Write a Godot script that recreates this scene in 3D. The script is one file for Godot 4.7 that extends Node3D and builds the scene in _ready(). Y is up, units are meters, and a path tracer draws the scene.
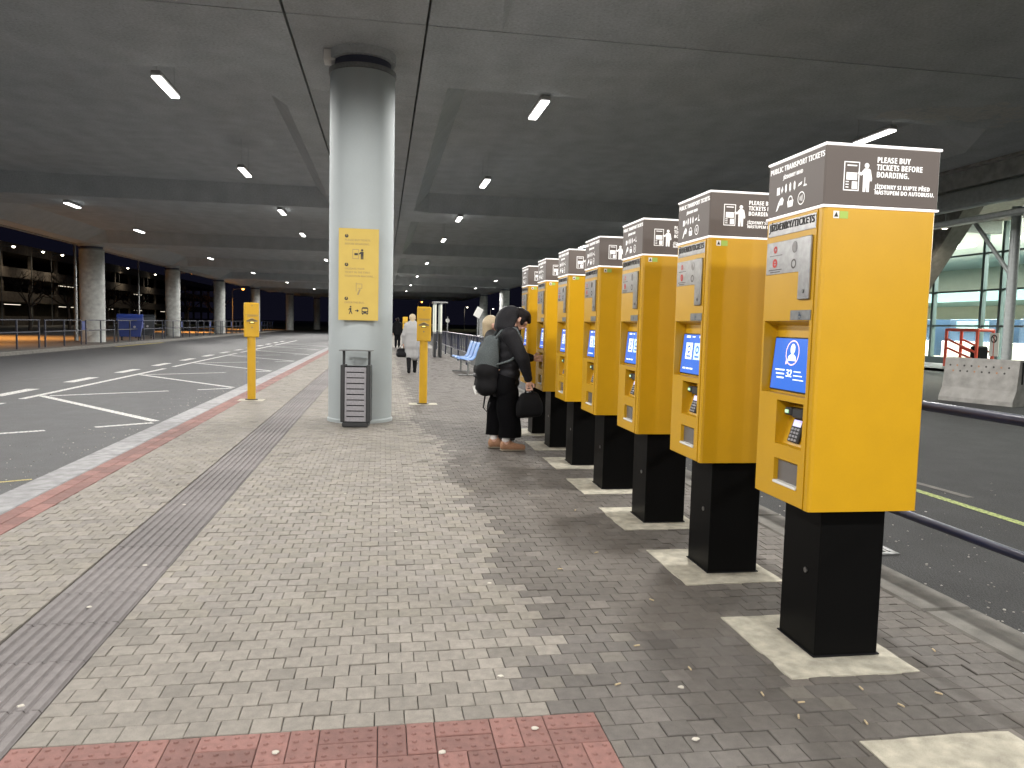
extends Node3D
# Night scene under a bus-station overpass: a row of yellow ticket machines on a paved platform.
# World: x to the right, y up, metres. V(x, y, f) takes f = metres forward along the street (world -z).

const LAMP_ENERGY := 9.0
const ORD := ["first", "second", "third", "fourth", "fifth", "sixth", "seventh", "eighth", "ninth", "tenth", "eleventh", "twelfth", "thirteenth", "fourteenth", "fifteenth", "sixteenth", "seventeenth", "eighteenth"]
var rng := RandomNumberGenerator.new()
var M := {}
var TEX := {}
var FONT: SystemFont
var FONTB: SystemFont

func V(x: float, y: float, f: float) -> Vector3:
	return Vector3(x, y, -f)

# ---------------------------------------------------------------- textures and materials
func lin(r: float, g: float, b: float) -> Color:
	return Color(r, g, b).linear_to_srgb()

func noise_img(sd: int, freq: float, n: int, kind := 0, oct := 3) -> Image:
	var fn := FastNoiseLite.new()
	fn.seed = sd
	fn.frequency = freq
	fn.noise_type = FastNoiseLite.TYPE_SIMPLEX_SMOOTH if kind == 0 else FastNoiseLite.TYPE_CELLULAR
	fn.fractal_octaves = oct
	fn.fractal_type = FastNoiseLite.FRACTAL_FBM if oct > 1 else FastNoiseLite.FRACTAL_NONE
	var im := fn.get_seamless_image(n, n)
	im.convert(Image.FORMAT_L8)
	return im

func tone_tex(key: String, sd: int, n: int, coarse: float, fine: float, wc: float, wf: float, speck := 0.0, streak := 0.0) -> Array:
	# grey texture round 0.8: coarse blotches + fine grain + a few bright and dark specks; returns [albedo, normal]
	if TEX.has(key):
		return TEX[key]
	var a := noise_img(sd, coarse, n, 0, 4).get_data()
	var b := noise_img(sd + 7, fine, n, 0, 2).get_data()
	var r := RandomNumberGenerator.new()
	r.seed = sd
	var o := PackedByteArray()
	o.resize(n * n)
	for i in n * n:
		var v := 0.8 + wc * (a[i] / 255.0 - 0.5) + wf * (b[i] / 255.0 - 0.5)
		if speck > 0.0:
			var t := r.randf()
			if t < speck:
				v += 0.25
			elif t < 2.0 * speck:
				v -= 0.3
		if streak > 0.0:
			v += streak * (a[(i % n) * n + ((i / n) / 6) % n] / 255.0 - 0.5)
		o[i] = int(clampf(v, 0.02, 1.0) * 255.0)
	var im := Image.create_from_data(n, n, false, Image.FORMAT_L8, o)
	var nm := im.duplicate()
	nm.convert(Image.FORMAT_RGBA8)
	nm.bump_map_to_normal_map(2.0)
	im.convert(Image.FORMAT_RGB8)
	TEX[key] = [ImageTexture.create_from_image(im), ImageTexture.create_from_image(nm)]
	return TEX[key]

func mat(color: Color, rough := 0.6, metal := 0.0, tex := "", tile := 1.0, normal := 0.0) -> StandardMaterial3D:
	var m := StandardMaterial3D.new()
	m.albedo_color = color
	m.roughness = rough
	m.metallic = metal
	if tex != "":
		m.albedo_texture = TEX[tex][0]
		m.uv1_triplanar = true
		m.uv1_world_triplanar = true
		m.uv1_scale = Vector3.ONE / tile
		if normal > 0.0:
			m.normal_enabled = true
			m.normal_texture = TEX[tex][1]
			m.normal_scale = normal
	return m

func glow(color: Color, e: float, base := Color(0.9, 0.9, 0.9)) -> StandardMaterial3D:
	var m := StandardMaterial3D.new()
	m.albedo_color = base
	m.emission_enabled = true
	m.emission = color
	m.emission_energy_multiplier = e
	return m

func make_materials() -> void:
	tone_tex("stone", 11, 512, 0.012, 0.35, 0.12, 0.34, 0.03)
	tone_tex("asphalt", 23, 1024, 0.006, 0.26, 0.18, 1.15, 0.05)
	tone_tex("concrete", 31, 1024, 0.008, 0.20, 0.22, 0.16, 0.006)
	tone_tex("soffit", 47, 1024, 0.010, 0.16, 0.09, 0.12, 0.003, 0.05)
	tone_tex("paint", 53, 512, 0.01, 0.2, 0.025, 0.012)
	tone_tex("metal", 61, 512, 0.02, 0.5, 0.12, 0.12)
	tone_tex("worn", 71, 512, 0.05, 0.3, 0.9, 0.5)
	tone_tex("cloth", 83, 256, 0.05, 0.5, 0.25, 0.2)
	M.joint = mat(lin(0.10, 0.09, 0.08), 0.95, 0, "stone", 0.3, 0.5)
	M.red = []
	for i in 4:
		M.red.append(mat(lin(0.34, 0.168, 0.145) * [1.0, 0.94, 1.06, 0.9][i], 0.8, 0, "stone", 0.35, 0.4))
	M.guide = []
	for i in 3:
		M.guide.append(mat(lin(0.27, 0.248, 0.245) * [1.0, 0.95, 1.04][i], 0.8, 0, "stone", 0.5, 0.5))
	M.kerb = []
	for i in 3:
		M.kerb.append(mat(lin(0.42, 0.42, 0.43) * [1.0, 0.95, 1.04][i], 0.75, 0, "concrete", 1.4, 0.4))
	M.kerb_dark = mat(lin(0.20, 0.19, 0.17), 0.8, 0, "concrete", 1.4, 0.4)
	M.asphalt = mat(lin(0.064, 0.067, 0.072), 0.62, 0, "asphalt", 3.4, 0.8)
	M.asphalt_dark = mat(lin(0.040, 0.041, 0.042), 0.85, 0, "asphalt", 3.4, 0.8)
	M.asphalt_old = mat(lin(0.13, 0.13, 0.125), 0.7, 0, "asphalt", 3.1, 0.7)
	M.marking = mat(lin(0.80, 0.80, 0.77), 0.7, 0, "worn", 1.1)
	M.green_marking = mat(lin(0.42, 0.50, 0.16), 0.7, 0, "worn", 1.1)
	M.yellow_marking = mat(lin(0.62, 0.52, 0.16), 0.7, 0, "worn", 0.6)
	M.pad = mat(lin(0.70, 0.66, 0.54), 0.85, 0, "concrete", 0.9, 0.6)
	M.soffit = mat(lin(0.68, 0.72, 0.745), 0.9, 0, "soffit", 9.0)
	M.soffit_b = mat(lin(0.66, 0.69, 0.71), 0.9, 0, "soffit", 7.0)
	M.concrete = mat(lin(0.42, 0.41, 0.385), 0.85, 0, "concrete", 2.4, 0.5)
	M.column = mat(lin(0.60, 0.66, 0.675), 0.8, 0, "paint", 4.0)
	M.column_far = mat(lin(0.62, 0.64, 0.62), 0.7, 0, "concrete", 3.0, 0.1)
	M.neck = mat(lin(0.05, 0.055, 0.09), 0.6)
	M.steel = mat(lin(0.55, 0.55, 0.55), 0.32, 1.0, "metal", 0.5)
	M.steel_dull = mat(lin(0.40, 0.41, 0.41), 0.45, 0.9, "metal", 0.5)
	M.yellow = mat(lin(0.92, 0.51, 0.008), 0.36, 0, "paint", 1.3)
	M.yellow_post = mat(lin(0.96, 0.55, 0.016), 0.45, 0, "paint", 0.9)
	M.yellow_sign = mat(lin(0.84, 0.60, 0.115), 0.5, 0, "paint", 1.3)
	M.black = mat(lin(0.008, 0.008, 0.008), 0.35, 0, "paint", 1.0)
	M.black_matte = mat(lin(0.012, 0.012, 0.013), 0.6)
	M.rubber = mat(lin(0.02, 0.02, 0.02), 0.7)
	M.header = mat(lin(0.118, 0.092, 0.078), 0.5, 0, "paint", 0.8)
	M.header.emission_enabled = true
	M.header.emission = lin(0.10, 0.083, 0.076)
	M.header.emission_energy_multiplier = 0.2
	M.print_white = glow(Color(1, 0.98, 0.96), 0.25)
	M.trim = glow(Color(1, 0.98, 0.96), 0.45)
	M.ink = mat(lin(0.025, 0.022, 0.02), 0.6)
	M.ink_grey = mat(lin(0.26, 0.20, 0.10), 0.6)
	M.ink_red = mat(lin(0.55, 0.05, 0.04), 0.6)
	M.ink_green = mat(lin(0.35, 0.50, 0.10), 0.6)
	M.screen = glow(Color(0.27, 0.50, 0.93), 0.52, Color(0.02, 0.02, 0.03))
	M.screen.roughness = 0.2
	M.screen_white = glow(Color(0.85, 0.92, 1.0), 0.45)
	M.screen_cyan = glow(Color(0.40, 0.80, 0.92), 0.45)
	M.screen_pink = glow(Color(0.95, 0.62, 0.75), 0.45)
	M.led_green = glow(Color(0.1, 0.9, 0.3), 0.25)
	M.led_yellow = glow(Color(1.0, 0.9, 0.2), 0.9)
	M.lcd = glow(Color(0.55, 0.48, 0.92), 0.4)
	M.glass_dark = mat(lin(0.13, 0.12, 0.115), 0.15)
	M.lens = glow(Color(1.0, 0.99, 0.97), 3.2)
	M.lamp_body = mat(lin(0.30, 0.30, 0.30), 0.5)
	M.sodium = glow(Color(1.0, 0.62, 0.25), 8.0)
	M.white_lamp = glow(Color(1.0, 0.95, 0.85), 8.0)
	M.rail = mat(lin(0.009, 0.012, 0.036), 0.35, 0.0)
	M.rail_far = mat(lin(0.014, 0.017, 0.03), 0.5)
	M.dirt = mat(lin(0.15, 0.13, 0.11), 0.9, 0, "asphalt", 5.0, 0.5)
	M.grass = mat(lin(0.05, 0.07, 0.025), 0.95, 0, "worn", 3.0)
	M.bark = mat(lin(0.05, 0.038, 0.03), 0.9)
	M.garage = mat(lin(0.20, 0.17, 0.14), 0.85, 0, "concrete", 6.0)
	M.garage_dark = mat(lin(0.07, 0.065, 0.06), 0.9)
	M.bin_blue = mat(lin(0.012, 0.03, 0.16), 0.4)
	M.bin_dark = mat(lin(0.02, 0.025, 0.03), 0.45)
	M.grey_plastic = mat(lin(0.42, 0.41, 0.44), 0.45, 0, "metal", 0.4)
	M.charcoal = mat(lin(0.022, 0.023, 0.025), 0.5)
	M.seat_blue = mat(lin(0.12, 0.27, 0.60), 0.35)
	M.pane = StandardMaterial3D.new()
	M.pane.transparency = BaseMaterial3D.TRANSPARENCY_ALPHA
	M.pane.albedo_color = Color(0.75, 0.92, 0.92, 0.12)
	M.pane.roughness = 0.03
	M.mullion = mat(lin(0.10, 0.14, 0.14), 0.4, 0.3)
	M.inner_floor = mat(lin(0.62, 0.58, 0.46), 0.3, 0, "concrete", 3.0)
	M.inner_wall = mat(lin(0.72, 0.74, 0.62), 0.8, 0, "paint", 6.0)
	M.inner_teal = mat(lin(0.20, 0.34, 0.36), 0.5)
	M.inner_blue = mat(lin(0.03, 0.06, 0.11), 0.5)
	M.inner_ceiling = mat(lin(0.62, 0.68, 0.66), 0.7)
	M.red_paint = mat(lin(0.60, 0.07, 0.035), 0.4)
	M.white_paint = mat(lin(0.75, 0.75, 0.72), 0.5)
	M.steel_paint = mat(lin(0.58, 0.63, 0.62), 0.35, 0.1, "metal", 1.5)
	M.skin = mat(lin(0.55, 0.33, 0.25), 0.55)
	M.jacket = mat(lin(0.032, 0.032, 0.036), 0.6, 0, "cloth", 0.2)
	M.trousers = mat(lin(0.006, 0.006, 0.007), 0.85, 0, "cloth", 0.2)
	M.sock = mat(lin(0.75, 0.72, 0.70), 0.8)
	M.tan = mat(lin(0.55, 0.31, 0.19), 0.65, 0, "cloth", 0.2)
	M.hair_dark = mat(lin(0.012, 0.010, 0.010), 0.5)
	M.hair_blonde = mat(lin(0.66, 0.53, 0.34), 0.6, 0, "cloth", 0.1)
	M.pack_grey = mat(lin(0.13, 0.15, 0.155), 0.7, 0, "cloth", 0.2)
	M.beige_cloth = mat(lin(0.34, 0.29, 0.22), 0.85, 0, "cloth", 0.2)
	M.coat_white = mat(lin(0.50, 0.50, 0.50), 0.85, 0, "cloth", 0.25)
	M.butt = mat(lin(0.50, 0.40, 0.25), 0.8)
	M.gum = mat(lin(0.50, 0.47, 0.41), 0.8)

	for k in ["jacket", "trousers", "pack_grey", "beige_cloth", "coat_white", "black_matte", "tan", "hair_dark", "black"]:
		M[k].metallic_specular = 0.15

# ---------------------------------------------------------------- mesh helpers
func ST() -> SurfaceTool:
	var s := SurfaceTool.new()
	s.begin(Mesh.PRIMITIVE_TRIANGLES)
	s.set_smooth_group(-1)
	return s

func tri(s: SurfaceTool, a: Vector3, b: Vector3, c: Vector3, out: Vector3) -> void:
	if (c - a).cross(b - a).dot(out) < 0.0:
		s.add_vertex(a); s.add_vertex(c); s.add_vertex(b)
	else:
		s.add_vertex(a); s.add_vertex(b); s.add_vertex(c)

func quad(s: SurfaceTool, a: Vector3, b: Vector3, c: Vector3, d: Vector3, out: Vector3) -> void:
	tri(s, a, b, c, out)
	tri(s, a, c, d, out)

func box(s: SurfaceTool, c: Vector3, size: Vector3, bev := 0.0, B := Basis.IDENTITY) -> void:
	# chamfered box round c; B turns it
	s.set_smooth_group(-1)
	var h := size * 0.5
	var b := minf(bev, minf(h.x, minf(h.y, h.z)) * 0.9)
	var ax := [Vector3.RIGHT, Vector3.UP, Vector3.BACK]
	for i in 3:
		var j := (i + 1) % 3
		var k := (i + 2) % 3
		for sg in [-1.0, 1.0]:
			var n: Vector3 = ax[i] * sg
			var p: Vector3 = n * h[i]
			var u: Vector3 = ax[j] * (h[j] - b)
			var v: Vector3 = ax[k] * (h[k] - b)
			quad(s, c + B * (p - u - v), c + B * (p + u - v), c + B * (p + u + v), c + B * (p - u + v), B * n)
	if b > 0.0:
		for i in 3:
			var j := (i + 1) % 3
			var k := (i + 2) % 3
			for sj in [-1.0, 1.0]:
				for sk in [-1.0, 1.0]:
					var e: Vector3 = ax[i] * (h[i] - b)
					var p1: Vector3 = ax[j] * sj * h[j] + ax[k] * sk * (h[k] - b)
					var p2: Vector3 = ax[j] * sj * (h[j] - b) + ax[k] * sk * h[k]
					quad(s, c + B * (p1 - e), c + B * (p1 + e), c + B * (p2 + e), c + B * (p2 - e), B * (ax[j] * sj + ax[k] * sk))
		for sx in [-1.0, 1.0]:
			for sy in [-1.0, 1.0]:
				for sz in [-1.0, 1.0]:
					var q := Vector3(sx, sy, sz)
					tri(s, c + B * (q * Vector3(h.x, h.y - b, h.z - b)), c + B * (q * Vector3(h.x - b, h.y, h.z - b)), c + B * (q * Vector3(h.x - b, h.y - b, h.z)), B * q)

func box2(s: SurfaceTool, a: Vector3, b: Vector3, bev := 0.0) -> void:
	box(s, (a + b) * 0.5, (b - a).abs(), bev)

func tube(s: SurfaceTool, pts: Array, radii: Array, n := 10, caps := true) -> void:
	var rings := []
	var prev := Vector3.ZERO
	for i in pts.size():
		var d: Vector3 = (pts[mini(i + 1, pts.size() - 1)] - pts[maxi(i - 1, 0)]).normalized()
		var u := prev - d * prev.dot(d)
		if u.length() < 0.01:
			u = d.cross(Vector3.UP if absf(d.y) < 0.9 else Vector3.RIGHT)
		u = u.normalized()
		prev = u
		var w := d.cross(u)
		var ring := []
		for k in n:
			var a := TAU * k / n
			ring.append(pts[i] + (u * cos(a) + w * sin(a)) * radii[i])
		rings.append(ring)
	s.set_smooth_group(1)
	for i in pts.size() - 1:
		for k in n:
			var k2 := (k + 1) % n
			quad(s, rings[i][k], rings[i][k2], rings[i + 1][k2], rings[i + 1][k], rings[i][k] + rings[i + 1][k2] - pts[i] - pts[i + 1])
	s.set_smooth_group(-1)
	if caps:
		for e in [0, pts.size() - 1]:
			var o: Vector3 = pts[e] - pts[1 if e == 0 else e - 1]
			for k in range(1, n - 1):
				tri(s, rings[e][0], rings[e][k], rings[e][k + 1], o)

func rod(s: SurfaceTool, a: Vector3, b: Vector3, r: float, n := 10, r2 := -1.0) -> void:
	tube(s, [a, b], [r, r2 if r2 >= 0.0 else r], n)

func lathe(s: SurfaceTool, prof: Array, n: int, at := Vector3.ZERO) -> void:
	# prof: Vector2(radius, height) from bottom to top
	for i in prof.size() - 1:
		var p: Vector2 = prof[i]
		var q: Vector2 = prof[i + 1]
		s.set_smooth_group(1 + i)
		var dr := q - p
		for k in n:
			var a := TAU * k / n
			var b := TAU * (k + 1) / n
			var e1 := Vector3(cos(a), 0, sin(a))
			var e2 := Vector3(cos(b), 0, sin(b))
			var o := (e1 + e2) * dr.y * 0.5 + Vector3(0, -dr.x, 0)
			quad(s, at + e1 * p.x + Vector3(0, p.y, 0), at + e2 * p.x + Vector3(0, p.y, 0), at + e2 * q.x + Vector3(0, q.y, 0), at + e1 * q.x + Vector3(0, q.y, 0), o)
	s.set_smooth_group(-1)

func disc(s: SurfaceTool, c: Vector3, ux: Vector3, uy: Vector3, n := 16) -> void:
	var o := ux.cross(uy)
	for k in n:
		var a := TAU * k / n
		var b := TAU * (k + 1) / n
		tri(s, c, c + ux * cos(a) + uy * sin(a), c + ux * cos(b) + uy * sin(b), o)

func poly(s: SurfaceTool, pts: PackedVector2Array, o: Vector3, ux: Vector3, uy: Vector3) -> void:
	var ix := Geometry2D.triangulate_polygon(pts)
	var out := ux.cross(uy)
	for i in range(0, ix.size(), 3):
		var p := pts[ix[i]]
		var q := pts[ix[i + 1]]
		var r := pts[ix[i + 2]]
		tri(s, o + ux * p.x + uy * p.y, o + ux * q.x + uy * q.y, o + ux * r.x + uy * r.y, out)

func rect2(s: SurfaceTool, x0: float, y0: float, x1: float, y1: float, o: Vector3, ux: Vector3, uy: Vector3) -> void:
	quad(s, o + ux * x0 + uy * y0, o + ux * x1 + uy * y0, o + ux * x1 + uy * y1, o + ux * x0 + uy * y1, ux.cross(uy))

func ring2(s: SurfaceTool, c: Vector2, r0: float, r1: float, o: Vector3, ux: Vector3, uy: Vector3, n := 18, sx := 1.0) -> void:
	for k in n:
		var a := TAU * k / n
		var b := TAU * (k + 1) / n
		var p := Vector2(cos(a) * sx, sin(a))
		var q := Vector2(cos(b) * sx, sin(b))
		quad(s, o + ux * (c.x + p.x * r0) + uy * (c.y + p.y * r0), o + ux * (c.x + p.x * r1) + uy * (c.y + p.y * r1), o + ux * (c.x + q.x * r1) + uy * (c.y + q.y * r1), o + ux * (c.x + q.x * r0) + uy * (c.y + q.y * r0), ux.cross(uy))

func commit(s: SurfaceTool) -> ArrayMesh:
	s.generate_normals()
	s.index()
	return s.commit()

func inst(called: String, mesh: Mesh, m: Material, parent: Node = self) -> MeshInstance3D:
	var o := MeshInstance3D.new()
	o.name = called
	o.mesh = mesh
	o.material_override = m
	parent.add_child(o, true)
	return o

func obj(called: String, s: SurfaceTool, m: Material, parent: Node = self) -> MeshInstance3D:
	return inst(called, commit(s), m, parent)

var taken := {}
func numbered(n: String) -> String:
	taken[n] = taken.get(n, -1) + 1
	return n if taken[n] == 0 else "%s_%03d" % [n, taken[n]]

func tag(o: Node, label: String, category: String, group := "") -> void:
	o.set_meta("label", label)
	o.set_meta("category", category)
	if group != "":
		o.set_meta("group", group)

func thing(called: String, label: String, category: String, at: Vector3, turn := 0.0, group := "") -> Node3D:
	var o := Node3D.new()
	o.name = numbered(called)
	add_child(o, true)
	o.position = at
	o.rotation.y = turn
	tag(o, label, category, group)
	return o

func structure(called: String, s: SurfaceTool, m: Material) -> MeshInstance3D:
	var o := obj(called, s, m)
	o.set_meta("kind", "structure")
	return o

func letters(called: String, txt: String, cap: float, m: Material, parent: Node, at: Vector3, ux: Vector3, uy: Vector3, widen := 1.0, bold := true, align := HORIZONTAL_ALIGNMENT_LEFT) -> MeshInstance3D:
	# flat lettering: cap = height of the capitals in metres; ux to the right, uy up
	var key := "t%s|%s|%d" % [txt, bold, align]
	if not TEX.has(key):
		var t := TextMesh.new()
		t.text = txt
		t.font = FONTB if bold else FONT
		t.font_size = 32
		t.pixel_size = 0.01
		t.depth = 0.01
		t.curve_step = 4.0
		t.horizontal_alignment = align
		t.vertical_alignment = VERTICAL_ALIGNMENT_BOTTOM
		TEX[key] = t
	var o := inst(called, TEX[key], m, parent)
	var k := cap / 0.2285
	o.transform = Transform3D(Basis(ux * k * widen, uy * k, ux.cross(uy) * 0.15), at)
	return o

# ---------------------------------------------------------------- implicit bodies (smoothly joined tapered capsules, surface nets)
func blob(caps: Array, cell: float, k: float) -> ArrayMesh:
	var lo := Vector3.INF
	var hi := -Vector3.INF
	for c in caps:
		var r := maxf(c[2], c[3]) + k * 0.5 + 2.0 * cell
		lo = lo.min(c[0] - Vector3.ONE * r).min(c[1] - Vector3.ONE * r)
		hi = hi.max(c[0] + Vector3.ONE * r).max(c[1] + Vector3.ONE * r)
	var d := Vector3i(((hi - lo) / cell).ceil()) + Vector3i.ONE
	var nx := d.x
	var nxy := d.x * d.y
	var f := PackedFloat32Array()
	f.resize(nxy * d.z)
	f.fill(10.0)
	for c in caps:
		var a: Vector3 = c[0]
		var b: Vector3 = c[1]
		var ra: float = c[2]
		var rb: float = c[3]
		var r := maxf(ra, rb) + k + 1.5 * cell
		var i0 := Vector3i(((a.min(b) - Vector3.ONE * r - lo) / cell).floor()).max(Vector3i.ZERO)
		var i1 := Vector3i(((a.max(b) + Vector3.ONE * r - lo) / cell).ceil()).min(d - Vector3i.ONE)
		var ab := b - a
		var l2 := maxf(ab.length_squared(), 1e-9)
		for z in range(i0.z, i1.z + 1):
			for y in range(i0.y, i1.y + 1):
				var at := z * nxy + y * nx
				for x in range(i0.x, i1.x + 1):
					var p := lo + Vector3(x, y, z) * cell - a
					var t := clampf(p.dot(ab) / l2, 0.0, 1.0)
					var v := (p - ab * t).length() - ra - (rb - ra) * t
					var o := f[at + x]
					var h := k - absf(v - o)
					v = minf(v, o)
					if h > 0.0:
						v -= h * h / k * 0.25
					f[at + x] = v
	var s := SurfaceTool.new()
	s.begin(Mesh.PRIMITIVE_TRIANGLES)
	s.set_smooth_group(0)
	var id := {}
	var offs := [0, 1, nx, nx + 1, nxy, nxy + 1, nxy + nx, nxy + nx + 1]
	var ed := [[0, 1], [2, 3], [4, 5], [6, 7], [0, 2], [1, 3], [4, 6], [5, 7], [0, 4], [1, 5], [2, 6], [3, 7]]
	var n := 0
	for z in d.z - 1:
		for y in d.y - 1:
			for x in d.x - 1:
				var at := z * nxy + y * nx + x
				var f0 := f[at]
				if absf(f0) > 2.0 * cell:
					continue
				var neg := 0
				for q in 8:
					if f[at + offs[q]] < 0.0:
						neg += 1
				if neg == 0 or neg == 8:
					continue
				var sum := Vector3.ZERO
				var cnt := 0
				for e in ed:
					var fa := f[at + offs[e[0]]]
					var fb := f[at + offs[e[1]]]
					if (fa < 0.0) != (fb < 0.0):
						var t := fa / (fa - fb)
						var pa := Vector3(e[0] & 1, (e[0] >> 1) & 1, e[0] >> 2)
						var pb := Vector3(e[1] & 1, (e[1] >> 1) & 1, e[1] >> 2)
						sum += pa.lerp(pb, t)
						cnt += 1
				s.add_vertex(lo + (Vector3(x, y, z) + sum / cnt) * cell)
				id[at] = n
				n += 1
	var st := [1, nx, nxy]
	for at in id:
		for ax in 3:
			var fa := f[at]
			var fb := f[at + st[ax]]
			if (fa < 0.0) == (fb < 0.0):
				continue
			var u: int = st[(ax + 1) % 3]
			var w: int = st[(ax + 2) % 3]
			if not (id.has(at - u) and id.has(at - w) and id.has(at - u - w)):
				continue
			var q := [id[at], id[at - u], id[at - u - w], id[at - w]]
			if fa < 0.0:
				q = [q[3], q[2], q[1], q[0]]
			for i in [0, 1, 2, 0, 2, 3]:
				s.add_index(q[i])
	s.generate_normals()
	return s.commit()

# ---------------------------------------------------------------- start
func _ready() -> void:
	rng.seed = 20240517
	setup_view()
	FONT = SystemFont.new()
	FONT.font_names = PackedStringArray(["Droid Sans"])
	FONTB = SystemFont.new()
	FONTB.font_names = PackedStringArray(["Droid Sans"])
	FONTB.font_weight = 700
	make_materials()
	build_ground()
	build_overpass()
	build_platform()
	build_terminal()
	build_far_left()
	build_far_end()
	build_machines()
	build_column_items()
	build_platform_furniture()
	build_people()
	build_litter()

func setup_view() -> void:
	var cam := Camera3D.new()
	cam.name = "camera"
	cam.fov = 53.64
	cam.near = 0.05
	cam.far = 3000.0
	add_child(cam)
	cam.transform = Transform3D(Basis(Vector3(0.98577, 0.023928, 0.166388), Vector3(-0.010678, 0.99673, -0.080091), Vector3(-0.167761, 0.077165, 0.982803)), Vector3(0, 1.44, 0))
	cam.current = true
	var env := Environment.new()
	env.background_mode = Environment.BG_SKY
	var sm := ProceduralSkyMaterial.new()
	sm.sky_top_color = lin(0.0011, 0.0012, 0.0034)
	sm.sky_horizon_color = lin(0.0022, 0.0022, 0.0045)
	sm.sky_curve = 0.12
	sm.ground_bottom_color = lin(0.002, 0.002, 0.003)
	sm.ground_horizon_color = lin(0.0022, 0.0021, 0.005)
	var sky := Sky.new()
	sky.sky_material = sm
	env.sky = sky
	env.tonemap_mode = Environment.TONE_MAPPER_LINEAR
	env.tonemap_exposure = 2.0
	env.sdfgi_enabled = true
	env.ssao_enabled = true
	env.ssil_enabled = true
	var we := WorldEnvironment.new()
	we.name = "environment"
	we.environment = env
	add_child(we)
	var moon := DirectionalLight3D.new()
	moon.name = "moon"
	moon.light_color = Color(0.8, 0.86, 1.0)
	moon.light_energy = 0.004
	moon.light_angular_distance = 0.5
	moon.shadow_enabled = true
	moon.rotation_degrees = Vector3(-50, 60, 0)
	add_child(moon)

# ---------------------------------------------------------------- ground, roads
func sheet(x0: float, x1: float, f0: float, f1: float, y: float, s: SurfaceTool) -> void:
	quad(s, V(x0, y, f0), V(x1, y, f0), V(x1, y, f1), V(x0, y, f1), Vector3.UP)

func stripe(s: SurfaceTool, a: Vector2, b: Vector2, w: float, y: float) -> void:
	var d := (b - a).normalized()
	var n := Vector2(-d.y, d.x) * w * 0.5
	quad(s, V(a.x + n.x, y, a.y + n.y), V(b.x + n.x, y, b.y + n.y), V(b.x - n.x, y, b.y - n.y), V(a.x - n.x, y, a.y - n.y), Vector3.UP)

func build_ground() -> void:
	var s := ST()
	sheet(-900, 900, -300, 1500, -0.16, s)
	structure("ground", s, M.dirt)
	s = ST()
	sheet(-13.6, -3.0, -20, 118, -0.12, s)
	var road := structure("bus_lane", s, M.asphalt)
	s = ST()
	sheet(3.12, 24.0, -20, 118, -0.12, s)
	structure("road", s, M.asphalt_dark)
	# pavement on the far left, with its kerb, and the yard beyond it
	s = ST()
	box2(s, V(-16.8, -0.2, -20), V(-13.75, 0.0, 118))
	structure("far_pavement", s, M.asphalt_old)
	s = ST()
	for i in 40:
		box2(s, V(-13.74, -0.3, 10.0 + i * 2.5), V(-13.56, 0.015, 12.49 + i * 2.5), 0.015)
	structure("far_kerb", s, M.kerb_dark)
	s = ST()
	sheet(-44, -16.8, 0, 118, -0.05, s)
	structure("yard", s, M.asphalt_old)
	# painted markings on the bus lane: each stroke is a piece of its own
	var y := -0.116
	for i in 14:
		s = ST()
		var f := 12.2 + i * 3.36
		stripe(s, Vector2(-7.15, f), Vector2(-7.15, f + 1.6), 0.24, y)
		obj("lane_dash", s, M.marking, road)
	for seg in [[3.0, 14.4], [15.1, 24.35], [25.3, 35.8], [36.8, 47.0], [48.0, 60.0]]:
		s = ST()
		stripe(s, Vector2(-6.5, seg[0]), Vector2(-6.5, seg[1]), 0.13, y)
		obj("bay_edge_line", s, M.marking, road)
	for k in range(-2, 7):
		var o := 5.95 * k
		s = ST()
		stripe(s, Vector2(-6.42, 15.72 + o), Vector2(-3.34, 12.0 + o), 0.13, y)
		obj("bay_diagonal_line", s, M.marking, road)
		for seg in [[Vector2(-6.27, 15.72), Vector2(-4.46, 16.95)], [Vector2(-3.95, 17.28), Vector2(-3.33, 17.76)]]:
			s = ST()
			stripe(s, seg[0] + Vector2(0, o), seg[1] + Vector2(0, o), 0.12, y)
			obj("bay_line", s, M.marking, road)
	s = ST()
	stripe(s, Vector2(-3.75, 7.45), Vector2(-3.25, 7.72), 0.05, y)
	obj("yellow_paint_mark", s, M.yellow_marking, road)
	s = ST()
	stripe(s, Vector2(-13.2, 41), Vector2(-13.2, 49), 0.3, y)
	obj("yellow_edge_line", s, M.yellow_marking, road)
	s = ST()
	stripe(s, Vector2(5.3, 0), Vector2(5.3, 60), 0.10, y)
	obj("green_edge_line", s, M.green_marking, get_node("road"))
	s = ST()
	stripe(s, Vector2(5.62, 6.4), Vector2(5.5, 8.2), 0.09, y)
	obj("worn_white_line", s, M.kerb_dark, get_node("road"))

	s = ST()
	stripe(s, Vector2(3.16, 3.45), Vector2(3.75, 3.05), 0.12, y)
	obj("white_corner_mark", s, M.marking, get_node("road"))

# ---------------------------------------------------------------- overpass
const COL_Z := 11.32
const SPAN := 16.48
const SOFF := 5.21

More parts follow.
